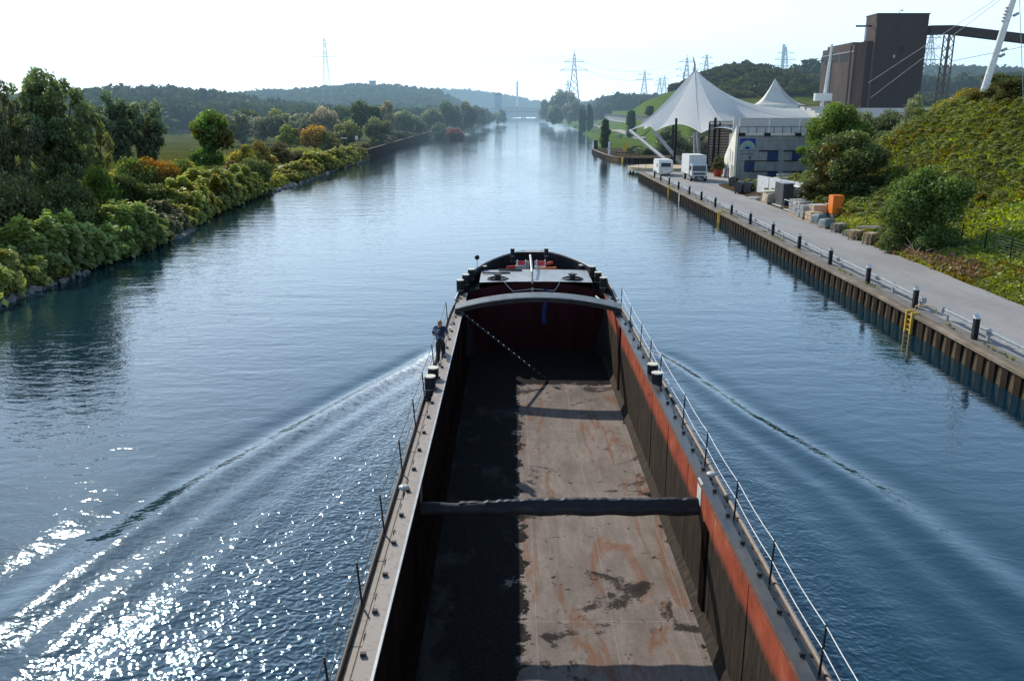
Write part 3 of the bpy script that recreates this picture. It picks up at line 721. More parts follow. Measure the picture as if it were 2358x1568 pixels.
# tube across the hold at mid-length, caked with coal
b=MB();pts=[];rr=[];r5=random.Random(3)
for i in range(40):
    x=hxL+(hxR-hxL)*i/39;pts.append((x,19.95,1.3+.02*math.sin(i)));rr.append(.17)
b.tube(pts,rr,'black_steel',10)
vs=[];fs=[]
for i in range(60):
    x=hxL+1.+(hxR-hxL-1.)*i/59;hgt=.05+.09*ss(i/25)+r5.uniform(-.02,.03)
    vs+=[(x,19.80,1.36),(x,19.92,1.43+hgt),(x,20.05,1.42+hgt),(x,20.12,1.34)]
for i in range(59):
    for k in range(3): fs.append((i*4+k,i*4+k+1,(i+1)*4+k+1,(i+1)*4+k))
b.add(vs,fs,'black_paint')
o=b.build('cross_tube',barge);sub(o,barge)
MB().box((hxR-.0,19.95,1.78),(.05,.42,.62),'concrete_light').build('end_plate',o);MB().box((hxL+.02,19.95,1.78),(.04,.3,.5),'rust').build('end_plate',o)
# forecastle deck, cambered, grey
b=MB();n=20;m_=6;vs=[];fs=[]
def fcx(y): return 2.95
for j in range(m_+1):
    y=YF+3.4*j/m_
    for i in range(n+1):
        t=-1+2*i/n;x=XC+t*min(fcx(y),3.35+0*j);vs.append((x,y,2.58+.05*(1-t*t)+.02*j/m_))
for j in range(m_):
    for i in range(n): q=j*(n+1)+i;fs.append((q,q+1,q+n+2,q+n+1))
b.add(vs,fs,'galv')
b.build('forecastle_deck',barge)
b=MB();n=20;vs=[]
fs=[]
for i in range(n+1):
    t=-1+2*i/n;x=XC+t*2.95;vs+=[(x,YF+3.4,1.6),(x,YF+3.4,2.6+.05*(1-t*t))]
    if i: fs.append((2*i-2,2*i-1,2*i+1,2*i))
b.add(vs,fs,'black_steel')
b.bb(XC-4.0,XC-3.35,36.6,43.6,1.66,1.72,'deck') if False else None
for sg in (-1,1):
    vs=[(XC+sg*2.95,YF,1.6),(XC+sg*2.95,YF,2.58),(XC+sg*2.95,YF+3.4,2.6),(XC+sg*2.95,YF+3.4,1.6)];b.add(vs,[(0,1,2,3)],'black_steel')
b.build('forecastle_side',barge)
# anchor well deck + bulwark
b=MB();vs=[(XC,48.3,2.3)];yy=np.arange(43.4,50.2,.5)
L=[(XC-halfw(y)+.02,y,1.95+.35*(y-43.4)/6.8) for y in yy];Rr=[(XC+halfw(y)-.02,y,1.95+.35*(y-43.4)/6.8) for y in yy]
for i in range(len(yy)-1): b.add([L[i],Rr[i],Rr[i+1],L[i+1]],[(0,1,2,3)],'deck_dark')
b.build('foredeck',barge)
b=MB()
for sg in (-1,1):
    vs=[];fs=[];yy=list(np.arange(41.2,49.5,.35))+[49.7,49.95,50.1,50.2]
    for y in yy:
        hgt=.62*float(ss((y-41)/4.2));x=XC+sg*halfw(y);xt=XC+sg*(halfw(y)+.10*hgt if y<49.8 else halfw(y));z0=deckz(y)
        vs+=[(x,y,z0-.1),(xt,y,z0+hgt),(xt-sg*.1,y-.05,z0+hgt),(x-sg*.08,y-.05,z0-.1)]
    for i in range(len(yy)-1):
        for k in range(3): q=(i*4+k,i*4+k+1,(i+1)*4+k+1,(i+1)*4+k);fs.append(q if sg<0 else q[::-1])
    b.add(vs,fs,'black_paint')
b.build('bulwark',barge)
b=MB()
for sg in (-1,1):
    pts=[(XC+sg*(halfw(y)+.02+.05),y,deckz(y)+.62*float(ss((y-41)/4.2))+.03) for y in list(np.arange(42,50,.4))+[50.1]];b.tube(pts,.05,'grey_paint',6)
b.add([(XC-1.0,49.6,3.17),(XC+1.0,49.6,3.17),(XC,50.3,3.2)],[(0,1,2)],'grey_paint')
b.build('bulwark_rail',barge)
# bollards
def bollard(x,y,z,h=.75,r=.19,lab=None):
    b=MB();b.cyl((x,y,z),r,h,'black_paint',18);b.cyl((x,y,z+.005),r*1.35,.04,'black_paint',18)
    o=b.build('bollard',barge,lab);sub(o,barge)
    MB().cyl((x,y,z+h),r*1.03,.035,'cream_top',18).build('bollard_cap',o)
    MB().cyl((x,y,z+h*.45),r*1.02,.02,'grey_paint',18).build('bollard_band',o)
for x,y in ((-2.8,28.75),(-2.82,27.75),(5.07,29.2),(5.05,28.15)): bollard(x,y,1.6,.8,.19)
for x,y in ((-2.2,45.2),(-2.45,44.1),(-2.68,43.0),(4.4,45.8),(4.6,44.6),(4.78,43.5)): bollard(x,y,deckz(y)-.05,.92,.19)
for x in (.03,1.98): bollard(x,48.6,2.75,.78,.12)
for x,y in ((-1.55,46.9),(3.9,47.2)): bollard(x,y,2.0,.8,.14)
# railings
def rail(x,ys_,zf,top,name):
    for y in ys_:
        z=zf(y);o=MB().tube([(x,y,z),(x+(.03 if x>0 else -.07),y,z+top)],.022,'black_steel',6).build('railing_post',barge)
    b=MB()
    for hgt in (top-.03,top*.52):
        for i in range(len(ys_)-1):
            ya,yb=ys_[i],ys_[i+1];dx=(.03 if x>0 else -.07)*hgt/top
            pts=[(x+dx,ya+(yb-ya)*t,zf(ya)+(zf(yb)-zf(ya))*t+hgt-.05*4*t*(1-t)) for t in (0,.25,.5,.75,1)]
            b.tube(pts,.011,'white_paint' if x>0 else 'black_steel',5)
    b.build('railing_wire',barge)
rail(-3.0,[9.2,12.,15.,18.05,21.46,24.8,27.6,31.2,34.6,38.4],deckz,1.0,'L')
rail(5.43,[10.,12.9,15.9,18.85,22.1,25.3,29.7,32,34.5,37.8,41.2],deckz,1.0,'R')
# small vents on the side decks
for x,y in ((-2.72,19.6),(5.2,20.4)):
    b=MB();b.cyl((x,y,1.6),.03,.35,'black_steel',8);b.lathe((x,y,1.95),[(.03,0),(.13,.12),(.13,.15),(.0,.16)],'grey_paint',14);b.build('deck_vent',barge)
# signal mast laid forward over the forecastle
mast=MB().tube([(1.05,48.2,3.2),(1.05,46.2,3.15),(1.06,44.2,2.95)],.07,'galv',10).tube([(1.06,44.2,2.95),(1.06,43.25,2.15)],.05,'grey_paint',8).tube([(1.06,43.4,2.5),(1.06,43.4,3.1)],.04,'grey_paint').build('lowered_mast',barge)
def atf(px,py,z): return tuple(g(px,py,z))
for cx,px in ((-.75,1),(3.2,-1)):
    b=MB();b.cyl((cx,YF+.75,2.5),.16,.35,'black_steel',14);b.cyl((cx,YF+.75,2.85),.24,.05,'black_steel',14)
    o=b.build('warping_head',barge)
    b=MB();rr=random.Random(int(cx*10))
    for k in range(4):
        q=[(cx+.35*px*-.0+(.42+.05*k)*math.cos(a*.5),YF+.75+(.3+.03*k)*math.sin(a*.5),2.6+.02*k-.03*math.cos(a)) for a in range(13)]
        b.tube(q,.022,'black_paint',5)
    b.build('coiled_rope',barge)
b=MB();b.bb(-.75,.55,46.3,46.42,2.66,2.74,'black_steel');b.bb(-1.6,-.1,45.6,45.7,2.64,2.7,'black_steel');b.build('deck_strip',barge)
# windlass red and white
b=MB()
for x in (.55,1.65): b.tube([(x-.22,47.85,2.75),(x+.22,47.85,2.75)],.2,'red',16);b.tube([(x-.26,47.85,2.75),(x-.22,47.85,2.75)],.27,'white_paint',16);b.tube([(x+.22,47.85,2.75),(x+.26,47.85,2.75)],.27,'white_paint',16)
b.bb(.2,.8,47.35,47.65,2.25,2.75,'grey_paint');b.bb(1.3,1.9,47.35,47.65,2.25,2.7,'white_paint')
b.tube([(-.3,47.65,2.6),(.3,47.75,2.62)],.09,'red',10);b.tube([(1.5,47.10,2.62),(2.5,47.10,2.68)],.07,'orange',10);b.tube([(1.9,47.95,2.7),(2.35,47.95,2.85)],.1,'red',10)
for x in (.3,.9,1.35): b.cyl((x,48.05,2.2),.08,.7,'grey_paint',10)
b.build('windlass',barge,'red and white anchor windlass on the foredeck')
# rope bridle over the front bulkhead
def px3(x,y,Y): 
    d=zm(1180,680,3.3357)(x,y);return tuple(atY(d[0],d[1],Y))
b=MB()
b.tube([px3(780,355,YF-.06),px3(840,425,YF-.08),px3(885,470,YF-.1)],.014,'white_paint',5);b.tube([px3(885,470,YF-.1),px3(1080,448,YF-.1),px3(1275,465,YF-.1)],.014,'white_paint',5);b.tube([px3(1335,360,YF-.06),px3(1310,420,YF-.08),px3(1275,465,YF-.1)],.014,'white_paint',5)
b.build('rope_bridle',barge)
b=MB();p=px3(550,250,43.9);b.tube([p,(p[0],p[1],p[2]+.45)],.02,'grey_paint',6)
import itertools
b.lathe((p[0],p[1],p[2]+.42),[(.0,0)]+[(.13*math.sin(t*math.pi/8),.13-.13*math.cos(t*math.pi/8)) for t in range(1,9)],'black_paint',14);b.build('mast_lamp',barge)
# loose gear on the side decks by the bow
b=MB();b.tube([(4.6,41.0,1.98),(4.25,42.0,2.15)],.04,'white_paint',6);b;b.build('boat_hook',barge);MB().tube([(-2.5,36.6,1.75),(-2.9,37.5,1.7)],.02,'white_paint',5).build('mooring_line',barge)
# blue tarpaulin hanging in the hold
b=MB();vs=[];fs=[]
for i in range(8):
    z=2.3-i*.27
    for k in range(5): vs.append((1.72+.05*math.sin(i*.9)+(k-2)*(.035+.004*i),YF-.14-.04*math.sin(k*1.8+i),z))
for i in range(7):
    for k in range(4): fs.append((i*5+k,i*5+k+1,(i+1)*5+k+1,(i+1)*5+k))
b.add(vs,fs,'blue_cloth',True);o=b.build('hanging_tarp');tag(o,'narrow blue tarpaulin hanging on the front wall of the hold','tarpaulin')
# ladder leaning from the coaming to the hold floor
lad=wroot('ladder','long dark ladder leaning from the left coaming down into the hold','ladder',(0.,37.5,0))
a=Vector((hxL+.12,38.0,2.18));e=Vector(tuple(g(1260.5,876.9,FZ)))+Vector((0,0,.04));d=(e-a).normalized();side=d.cross(Vector((0,0,1))).normalized()*.13
for s in (-1,1): MB().bar(a+side*s,e+side*s,.05,'black_steel').build('side_rail',lad)
Ltot=(e-a).length
for k in range(16):
    p=a+d*(Ltot*(k+.7)/16.3);o=MB().tube([p-side,p+side],.028,'white_paint' if k<13 else 'black_steel',6).build('rung',lad)
# ================================================================ vegetation
def ob(name,me,loc,scale,rz=0.,color=None,parent=None):
    o=bpy.data.objects.new(name,me);COL.objects.link(o);o.location=loc;o.scale=scale;o.rotation_euler=(0,0,rz)
    if color: o.color=(color[0],color[1],color[2],1)
    if parent is not None:o.parent=parent
    return o
CR={};
def crowns(key,seeds,**k): CR[key]=[crown(key+'_crown',s,**k) for s in seeds]
# unit crowns (1 m wide, 1 m high), leaf size given for that unit
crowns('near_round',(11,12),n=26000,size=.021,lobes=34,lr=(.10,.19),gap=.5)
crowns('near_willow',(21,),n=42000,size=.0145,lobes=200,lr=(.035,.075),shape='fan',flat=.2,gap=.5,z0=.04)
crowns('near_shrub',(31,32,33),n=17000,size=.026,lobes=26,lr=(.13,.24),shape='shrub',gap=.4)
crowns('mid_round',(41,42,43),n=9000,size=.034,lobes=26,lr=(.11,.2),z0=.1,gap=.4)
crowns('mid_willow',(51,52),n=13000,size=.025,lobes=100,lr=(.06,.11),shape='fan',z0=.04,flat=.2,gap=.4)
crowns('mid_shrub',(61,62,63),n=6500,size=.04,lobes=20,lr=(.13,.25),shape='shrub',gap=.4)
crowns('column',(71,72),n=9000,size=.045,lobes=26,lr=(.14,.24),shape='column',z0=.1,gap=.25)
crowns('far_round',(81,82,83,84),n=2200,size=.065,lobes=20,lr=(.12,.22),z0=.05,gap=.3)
# orange/yellow variants share the shape but turn colour in patches
def remat(key,new,m):
    CR[new]=[]
    for me in CR[key]:
        c=me.copy();c.materials.clear();c.materials.append(M[m]);CR[new].append(c)
remat('near_round','near_round_o','leaf_orange');remat('near_shrub','near_shrub_y','leaf_yellow');remat('near_shrub','near_shrub_o','leaf_orange')
remat('mid_shrub','mid_shrub_y','leaf_yellow');remat('mid_round','mid_round_y','leaf_yellow');remat('mid_shrub','mid_shrub_o','leaf_orange')
TRK={'round':trunkmesh('trunk_a',1,1.,.022,8),'willow':trunkmesh('trunk_b',2,1.,.035,6,7,.85),'shrub':trunkmesh('trunk_c',3,.7,.02,5,4,.8),'column':trunkmesh('trunk_d',4,1.,.03,3)}
DK=(.030,.042,.012);MD=(.048,.066,.014);BR=(.075,.12,.016);OL=(.06,.068,.022);GY=(.085,.095,.055);YG=(.092,.106,.028);TAN=(.12,.095,.045);GB=(.045,.062,.03)
nt_=[0]
def plant(kind,px,top,Y,wpx,color,name,cat,label,zf=gl,group=None,base=None,ky=1.,trunk='auto',sink=0.):
    """one tree or shrub: crown and trunk under an Empty at its foot"""
    nt_[0]+=1
    x=atY(px,top,Y).x
    zb=(zf(x,Y) if base is None else base)-sink
    zt=atY(px,top,Y).z;h=max(.6,zt-zb)
    wd=wpx*(Y*CP+8*SP)/F
    r=root(name,label,cat,(x,Y,zb),group,rnd.random()*6.28)
    i=nt_[0]%len(CR[kind])
    j=lambda c:tuple(v*1.85*rnd.uniform(.9,1.1) for v in c)
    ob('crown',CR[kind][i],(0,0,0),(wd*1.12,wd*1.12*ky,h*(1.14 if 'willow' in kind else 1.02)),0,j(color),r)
    t='willow' if 'willow' in kind else 'shrub' if 'shrub' in kind else 'column' if 'column' in kind else 'round'
    if Y<260: ob('trunk',TRK[t],(0,0,0),(max(wd,h*.5),max(wd,h*.5),h),0,None,r)
    return r
def L(*a,**k): return plant(*a,zf=gl,**k)
def Rg(*a,**k): return plant(*a,zf=gr,**k)
T='willow_tree'
# left bank, near to far
L('near_willow',88,158,76,262,(.055,.068,.03),T,'tree','tall dark feathery willow at the left edge of the photo, the biggest tree')
L('near_willow',-30,185,70,190,(.05,.062,.027),T,'tree','dark willow cut off by the left photo edge beside the big willow')
L('near_willow',198,262,88,100,(.06,.072,.022),T,'tree','light olive willow leaning out behind the big dark willow')
L('near_shrub',20,345,64,190,(.034,.046,.016),'bush','bush','dark green bush under the left willows at the photo edge')
L('near_shrub',130,372,68,150,(.036,.048,.016),'bush','bush','dark green bush below the big willow beside the thicket')
L('near_shrub',222,342,84,105,MD,'bush','bush','green bush between the big willow and the orange bush')
L('mid_willow',262,222,140,118,(.045,.06,.032),T,'tree','round grey green willow with its crown just right of the big willow')
L('mid_willow',325,236,142,112,(.042,.056,.03),T,'tree','broad grey green willow behind the orange bush')
L('near_shrub_o',298,330,98,120,(.05,.07,.015),'autumn_bush','bush','tall bush turning from green to orange behind the first thicket')
L('near_shrub_o',356,330,100,100,(.10,.07,.012),'autumn_bush','bush','brightest orange autumn bush on the left bank')
L('near_shrub_y',410,350,106,92,MD,'bush','bush','yellow green bush to the right of the orange bush')
L('near_shrub_y',255,372,86,110,DK,'bush','bush','dark yellow flecked bush in front of the orange bush')
L('near_shrub',330,395,88,110,DK,'bush','bush','low dark bush at the foot of the orange bush')
L('near_shrub_y',455,380,104,80,OL,'bush','bush','low olive bush between orange bush and round green tree')
L('mid_round_y',486,247,160,104,(.036,.062,.014),'robinia_tree','tree','bright green round tree standing alone in the meadow')
L('mid_shrub',470,310,158,70,(.04,.065,.014),'bush','bush','bright green bush at the foot of the lone round tree')
L('mid_shrub_o',556,308,142,70,(.09,.09,.02),'autumn_bush','bush','yellow orange bush to the right of the lone round tree')
L('mid_shrub_y',602,312,150,62,(.08,.08,.02),'bush','bush','yellowish bush behind the round dark shrub')
L('near_shrub',586,345,124,74,(.038,.05,.018),'bush','bush','round dark green shrub beside the towpath')
L('mid_shrub',530,352,128,66,(.075,.07,.025),'bush','bush','brown olive shrub left of the round dark shrub')
L('mid_shrub',640,318,168,60,(.05,.045,.02),'bush','bush','reddish brown shrub behind the towpath bend')
L('mid_shrub',682,330,176,60,(.05,.055,.02),'bush','bush','olive shrub right of the reddish brown shrub')
k=0
mids=[(552,262,250,64,GY,'mid_willow','grey green willow'),(598,270,262,60,GY,'mid_willow','pale willow'),(640,252,268,74,(.075,.085,.03),'mid_round','pale olive tree'),
(690,262,262,70,GY,'mid_willow','silvery willow'),(722,285,200,70,(.13,.10,.02),'mid_round_y','yellow tree'),(664,288,205,60,YG,'mid_round_y','yellow green tree'),
(745,248,262,74,(.10,.09,.06),'mid_round','pale brown tree'),(786,240,300,66,DK,'mid_round','dark tree'),(838,232,262,92,(.028,.045,.014),'mid_round','dark green tall tree'),
(800,280,222,70,(.07,.075,.03),'mid_round','olive tree'),(760,292,200,62,(.06,.065,.02),'mid_shrub','olive shrub'),(886,234,300,62,(.11,.10,.04),'mid_round','tan poplar like tree'),
(866,272,250,66,(.055,.06,.025),'mid_round','brown green tree'),(926,252,330,66,(.07,.07,.035),'mid_round','grey brown tree'),(905,285,290,56,(.05,.06,.025),'mid_shrub','green shrub'),
(958,268,350,50,(.06,.065,.03),'mid_round','olive tree'),(996,248,400,62,(.05,.06,.03),'mid_round','green tree'),(1034,232,420,70,(.045,.055,.025),'mid_round','broad dark tree'),
(1070,235,440,58,(.05,.055,.03),'mid_round','dark tree'),(1010,276,380,50,(.04,.055,.025),'mid_shrub','dark shrub'),(1100,243,520,44,(.05,.06,.03),'mid_round','green tree'),
(1124,246,620,40,(.05,.06,.035),'far_round','grey green tree'),(1150,250,720,34,(.05,.06,.035),'far_round','grey green tree'),(1048,272,360,40,(.09,.045,.03),'mid_shrub','reddish shrub')]
nbr=['right of the lone green tree','two trees right of the lone green tree','in the middle of the left bank tree row','beside the yellow tree','near the two dark mooring posts','behind the yellow tree','left of the dark tall tree','just left of the tallest dark tree','tallest of the left bank row','in front of the tallest dark tree','behind the mooring posts','right of the tallest dark tree','above the steel bank wall','half way along the steel bank wall','at the middle of the steel bank wall','at the far end of the steel bank wall','behind the far end of the steel wall','at the bend of the left bank','right of the broad dark tree at the bend','at the foot of the broad dark tree','past the bend on the left bank','close to the far bridge on the left','last before the far bridge on the left','alone on the far left shore']
for (px,top,Y,wd,c,kd,nm),nb in zip(mids,nbr):
    L(kd,px,top,Y,wd,c,'bush' if 'shrub' in kd else ('willow_tree' if 'willow' in kd else 'tree'),'bush' if 'shrub' in kd else 'tree',nm+' '+nb)
# smaller growth along the steel wall and shore
r8=random.Random(8)
for i in range(16):
    px=835+i*10+r8.uniform(-3,3);Y=215+i*11.5
    x=float(Lx(Y))-r8.uniform(2.5,5);zt=r8.uniform(2.6,4.6);wd=r8.uniform(3.2,5.5)
    r=root('shore_shrub','small shrub on top of the rusty steel bank wall','shrub',(x,Y,gl(x,Y)),'shrubs growing along the steel bank wall')
    ob('crown',CR['mid_shrub'][i%3],(0,0,0),(wd,wd,zt),r8.random()*6,r8.choice([OL,GB,MD,TAN]),r)
for i in range(26):
    Y=385+i*17;x=float(Lx(Y))-r8.uniform(3,16);zt=r8.uniform(3,6.5);wd=r8.uniform(6,10)
    r=root('shore_shrub','pale low shrub on the far left shore','shrub',(x,Y,gl(x,Y)-.2),'shrubs on the far left shore')
    ob('crown',CR['far_round'][i%4],(0,0,0),(wd,wd,zt),r8.random()*6,r8.choice([(.08,.085,.035),GY,OL,TAN]),r)
# trees filling the ground behind the left row
for i in range(70):
    Y=r8.uniform(230,560);px=r8.uniform(380,1090);x=atY(px,260,Y).x
    if x>Lx(Y)-14: continue
    if Y<330 and px<520: continue
    hgt=r8.uniform(5,10)*(1+.0004*Y);wd=r8.uniform(6,11)
    r=root('wood_tree','tree of the loose wood between the left bank and the hills','tree',(x,Y,gl(x,Y)),'trees of the loose wood behind the left bank')
    ob('crown',CR['far_round'][i%4] if Y>300 else CR['mid_round'][i%3],(0,0,0),(wd,wd,hgt),r8.random()*6,r8.choice([OL,GB,MD,GY,(.07,.08,.03),TAN]),r)
# knotweed thickets on the left bank
def thicket(y0,y1,x_in,hgt,n,seed,color,label,size=.3,prof=None,name='thicket',xo=.4):
    rs=np.random.RandomState(seed);t=rs.rand(n);Y=y0+(y1-y0)*t;u=rs.rand(n)
    e=np.minimum(1,np.minimum(Y-y0,y1-Y)/2.2+.15)**.5
    wave=.75+.25*np.sin(Y*.55+seed)+.16*np.sin(Y*1.7+u*4)
    H=hgt*e*wave*(prof(t) if prof else 1)
    a=u*math.pi                              # arc over the cross-section
    wdt=x_in*(.9+.15*np.sin(Y*.8))
    lump_=1+.10*np.sin(Y*2.1+a*5)+.10*np.sin(Y*4.3-a*7)+.05*rs.normal(size=n)
    X=Lx(Y)+xo-wdt/2+np.cos(a)*wdt/2*lump_;Z=.15+np.abs(np.sin(a))**.6*H*lump_
    Nn=np.stack([np.cos(a),0*a,np.sin(a)],1)
    d=rs.rand(n)**2*.8;P=np.stack([X,Y,Z],1)-Nn*d[:,None]
    Q=leaves(P,Nn,size,rs,1.6,.55,.25)
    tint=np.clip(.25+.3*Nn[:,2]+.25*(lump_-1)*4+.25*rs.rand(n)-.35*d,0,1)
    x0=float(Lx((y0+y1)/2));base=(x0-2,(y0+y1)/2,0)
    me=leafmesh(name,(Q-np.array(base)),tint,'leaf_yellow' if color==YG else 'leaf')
    r=root(name,label,'bush',base);ob('foliage',me,(0,0,0),(1,1,1),0,tuple(2.1*c for c in color),r)
    b=MB();rr=random.Random(seed)
    for q_ in range(int((y1-y0)*1.5)):
        yy=rr.uniform(y0,y1);xx=float(Lx(yy))-rr.uniform(.2,3)-base[0];yy-=base[1];b.tube([(xx,yy,.2),(xx+rr.uniform(-.5,.9),yy+rr.uniform(-.4,.4),hgt*.8)],.035,'bark',5)
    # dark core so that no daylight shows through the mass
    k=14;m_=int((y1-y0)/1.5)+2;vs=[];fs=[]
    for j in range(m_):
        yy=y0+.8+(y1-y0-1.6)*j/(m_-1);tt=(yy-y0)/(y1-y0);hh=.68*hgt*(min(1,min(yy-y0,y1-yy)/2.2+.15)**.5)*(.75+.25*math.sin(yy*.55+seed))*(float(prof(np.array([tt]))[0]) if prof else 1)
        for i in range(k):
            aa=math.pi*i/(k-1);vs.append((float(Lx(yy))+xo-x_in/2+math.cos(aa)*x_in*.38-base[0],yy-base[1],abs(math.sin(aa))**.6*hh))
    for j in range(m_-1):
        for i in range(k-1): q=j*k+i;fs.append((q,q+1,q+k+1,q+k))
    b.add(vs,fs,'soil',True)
    o=b.build('stems');o.parent=r
    return r
thicket(38,57,8.5,2.7,52000,5,YG,'tall knotweed thicket at the bottom of the left bank, nearest the photo edge',.27)
thicket(55,75,6.,3.2,52000,6,(.072,.092,.027),'long dark knotweed thicket on the left bank below the big willow',.27)
thicket(74,83,4.6,2.2,16000,7,(.06,.062,.03),'low grey thicket between the two long thickets on the left bank',.24)
thicket(82,122,6.2,3.1,80000,8,YG,'long yellow green knotweed thicket along the middle of the left bank',.3,lambda t:.8+.35*np.sin(t*3.1))
thicket(137,158,5.,2.4,20000,9,(.09,.09,.025),'short thicket on the bank by the stony shore',.33)
thicket(163,205,6.,2.9,26000,10,(.085,.09,.025),'thicket on the bank in front of the two mooring posts',.36)
def edgepos(rs,n):
    Y=22+118*rs.rand(n);k=np.sin(Y*1.3)+np.sin(Y*.37+1)+.8*rs.normal(size=n)>1.25;Y=Y[k];return Rx(Y)+.3+.18*rs.rand(len(Y)),Y
# stones along the left waterline
b=MB();rs_=random.Random(5)
for i in range(520):
    y=rs_.choice([rs_.uniform(47,60),rs_.uniform(76,84),rs_.uniform(120,205),rs_.uniform(120,165)]);x=float(Lx(y))+rs_.uniform(-.3,1.0);s=rs_.uniform(.12,.42)
    b.box((x,y,rs_.uniform(-.05,.18)),(s,s*1.2,s*.7),'stone',rs_.random()*3,rs_.random(),rs_.random())
o=b.build('stone_riprap');struct(o,'stuff');o['label']='grey stones along the left waterline'
# meadow grass tufts near the left bank
def scatter(name,n,pos,zf,size,color,mname,seed,label,up=.4,flat=.3,hf=None,tintf=None):
    rs=np.random.RandomState(seed);X,Y=pos(rs,n);Z=zf(X,Y)
    lift=(hf(X,Y,rs) if hf else size*.3*rs.rand(len(X)))
    P=np.stack([X,Y,Z+lift],1);Nn=np.stack([np.zeros(len(X)),-.3*np.ones(len(X)),np.ones(len(X))],1)
    Q=leaves(P,Nn,size,rs,1.5,flat,up);t=np.clip(.3+.5*rs.rand(len(X))+(tintf(X,Y,lift) if tintf else 0),0,1)
    me=leafmesh(name,Q,t,mname);o=bpy.data.objects.new(name,me);COL.objects.link(o);o.color=(*color,1);struct(o,'stuff');o['label']=label;return o
def posL(rs,n):
    Y=50+190*rs.rand(n)**1.3;s=.5+ (3+30*rs.rand(n))*rs.rand(n);X=Lx(Y)-s
    k=np.abs(X-np.interp(Y,[48,92,150,186,260],[-37.9,-39.2,-42,-42.2,-43]))>1.1
    return X[k],Y[k]
scatter('bank_grass',70000,posL,zLand,.4,(.15,.17,.035),'leaf',3,'rough grass and weeds on the left bank',.3,.3)
# hillside woods: crowns too many to count
def wood(name,n,area,zf,seed,label,color,w_=(6,11),h_=(7,12),leaf=2.0,per=120,mname='leaf_far'):
    rs=np.random.RandomState(seed);X,Y=area(rs,n);n=len(X);Z=zf(X,Y)
    W=w_[0]+(w_[1]-w_[0])*rs.rand(n);Hh=h_[0]+(h_[1]-h_[0])*rs.rand(n)
    i=np.repeat(np.arange(n),per);m_=n*per
    d=rs.normal(size=(m_,3));d/=np.linalg.norm(d,axis=1)[:,None]
    rad=(.6+.4*rs.rand(m_)**.4)*(1+.16*np.sin(d[:,0]*5+i)*np.sin(d[:,2]*6+i*1.7))
    P=np.stack([X[i]+d[:,0]*W[i]/2*rad,Y[i]+d[:,1]*W[i]/2*rad,Z[i]+Hh[i]*(.5+.5*d[:,2]*rad)],1)
    Q=leaves(P,d,leaf,rs,1.4,.55)
    tt=rs.rand(n)
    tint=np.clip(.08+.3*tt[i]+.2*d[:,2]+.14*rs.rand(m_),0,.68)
    me=leafmesh(name,Q,tint,mname);o=bpy.data.objects.new(name,me);COL.objects.link(o);o.color=(*color,1);struct(o,'stuff');o['label']=label;return o
def areaR1(rs,n):
    Y=380+250*rs.rand(n);X=-360+330*rs.rand(n);k=(X<Lx(Y)-25);return X[k],Y[k]
def areaR2(rs,n):
    Y=640+340*rs.rand(n);px=420+920*rs.rand(n);X=(px-1179)*Y*1.0/F*1.0;k=(X<Lx(Y)-8);return X[k],Y[k]
def areaM(rs,n):
    Y=330+260*rs.rand(n);px=300+800*rs.rand(n);X=(px-1179)*Y/F;k=(X<Lx(Y)-30)&((px>520)|(Y>400));return X[k],Y[k]
wood('hill_forest',2300,areaR1,zLand,1,'mixed wood on the nearer left hill',(.042,.062,.026),per=100)
wood('ridge_forest',3300,areaR2,zLand,2,'blue green wood on the long far ridge',(.04,.062,.032),(8,14),(8,13),2.8,80)
wood('valley_wood',420,areaM,zLand,3,'scrub wood at the foot of the left hills',(.06,.075,.035),(5,10),(4,8),1.5,110)
scatter('edge_weeds',2600,edgepos,lambda X,Y:1.06+0*X,.11,(.12,.14,.04),'leaf_yellow',21,'little weeds growing along the quay edge',.2,.2,lambda X,Y,rs:.14*rs.rand(len(X)))
# ---------------------------------------------------------------- right bank vegetation
def slopepos(rs,n):
    Y=16+104*rs.rand(n)**1.05;X=30.6+26*rs.rand(n);return X,Y
def cover_mask(X,Y):
    return .12+.88*ss((Y-64+.55*(X-40)+3.5*np.sin(X*.35+Y*.11)+3*np.sin(Y*.23-X*.2)+2*np.sin(X*1.1+Y*.7))/9)
def posA(rs,n):
    X,Y=slopepos(rs,n);k=(rs.rand(n)<cover_mask(X,Y));return X[k],Y[k]
def clod(X,Y,rs): 
    c=np.abs(np.sin(X*1.9+.7*np.sin(Y*1.3)))*np.abs(np.sin(Y*1.5+.9*np.sin(X*1.1)));return .08+.75*c*(.6+.4*rs.rand(len(X)))
scatter('ground_cover',150000,posA,zRight,.24,(.115,.135,.04),'leaf_yellow',11,'dense knobbly bramble cover on the upper right slope',.5,.45,clod,lambda X,Y,l:.55*(l-.35))
scatter('slope_grass',210000,slopepos,zRight,.17,(.17,.225,.032),'leaf',12,'rough bright grass on the right slope',.2,.25,lambda X,Y,rs:.25*rs.rand(len(X)),None)
def vergepos(rs,n):
    Y=18+60*rs.rand(n);X=np.interp(Y,[18,33,45,53,61,78],[27.3,27.4,27.6,27.9,28.1,28.3])+.1+3.2*rs.rand(n)**1.2;return X,Y
scatter('verge_weeds',42000,vergepos,zRight,.2,(.14,.17,.03),'leaf_yellow',13,'weeds and grass between road edge and fence',.2,.25,lambda X,Y,rs:.38*rs.rand(len(X))*ss((X-27.4)/1.4))
def deadpos(rs,n):
    Y=51+14*rs.rand(n);X=28.+1.9*rs.rand(n)**.8+.15*np.sin(Y*2);return X,Y
scatter('dry_bracken',2600,deadpos,zRight,.17,(.13,.085,.045),'leaf',14,'reddish dry weeds at the road edge beside the pallets',.1,.2,lambda X,Y,rs:.6*rs.rand(len(X))**1.5)
Rg('near_round',2140,376,62,190,(.042,.062,.014),'slope_tree','tree','round dark green tree on the slope beside the fence')
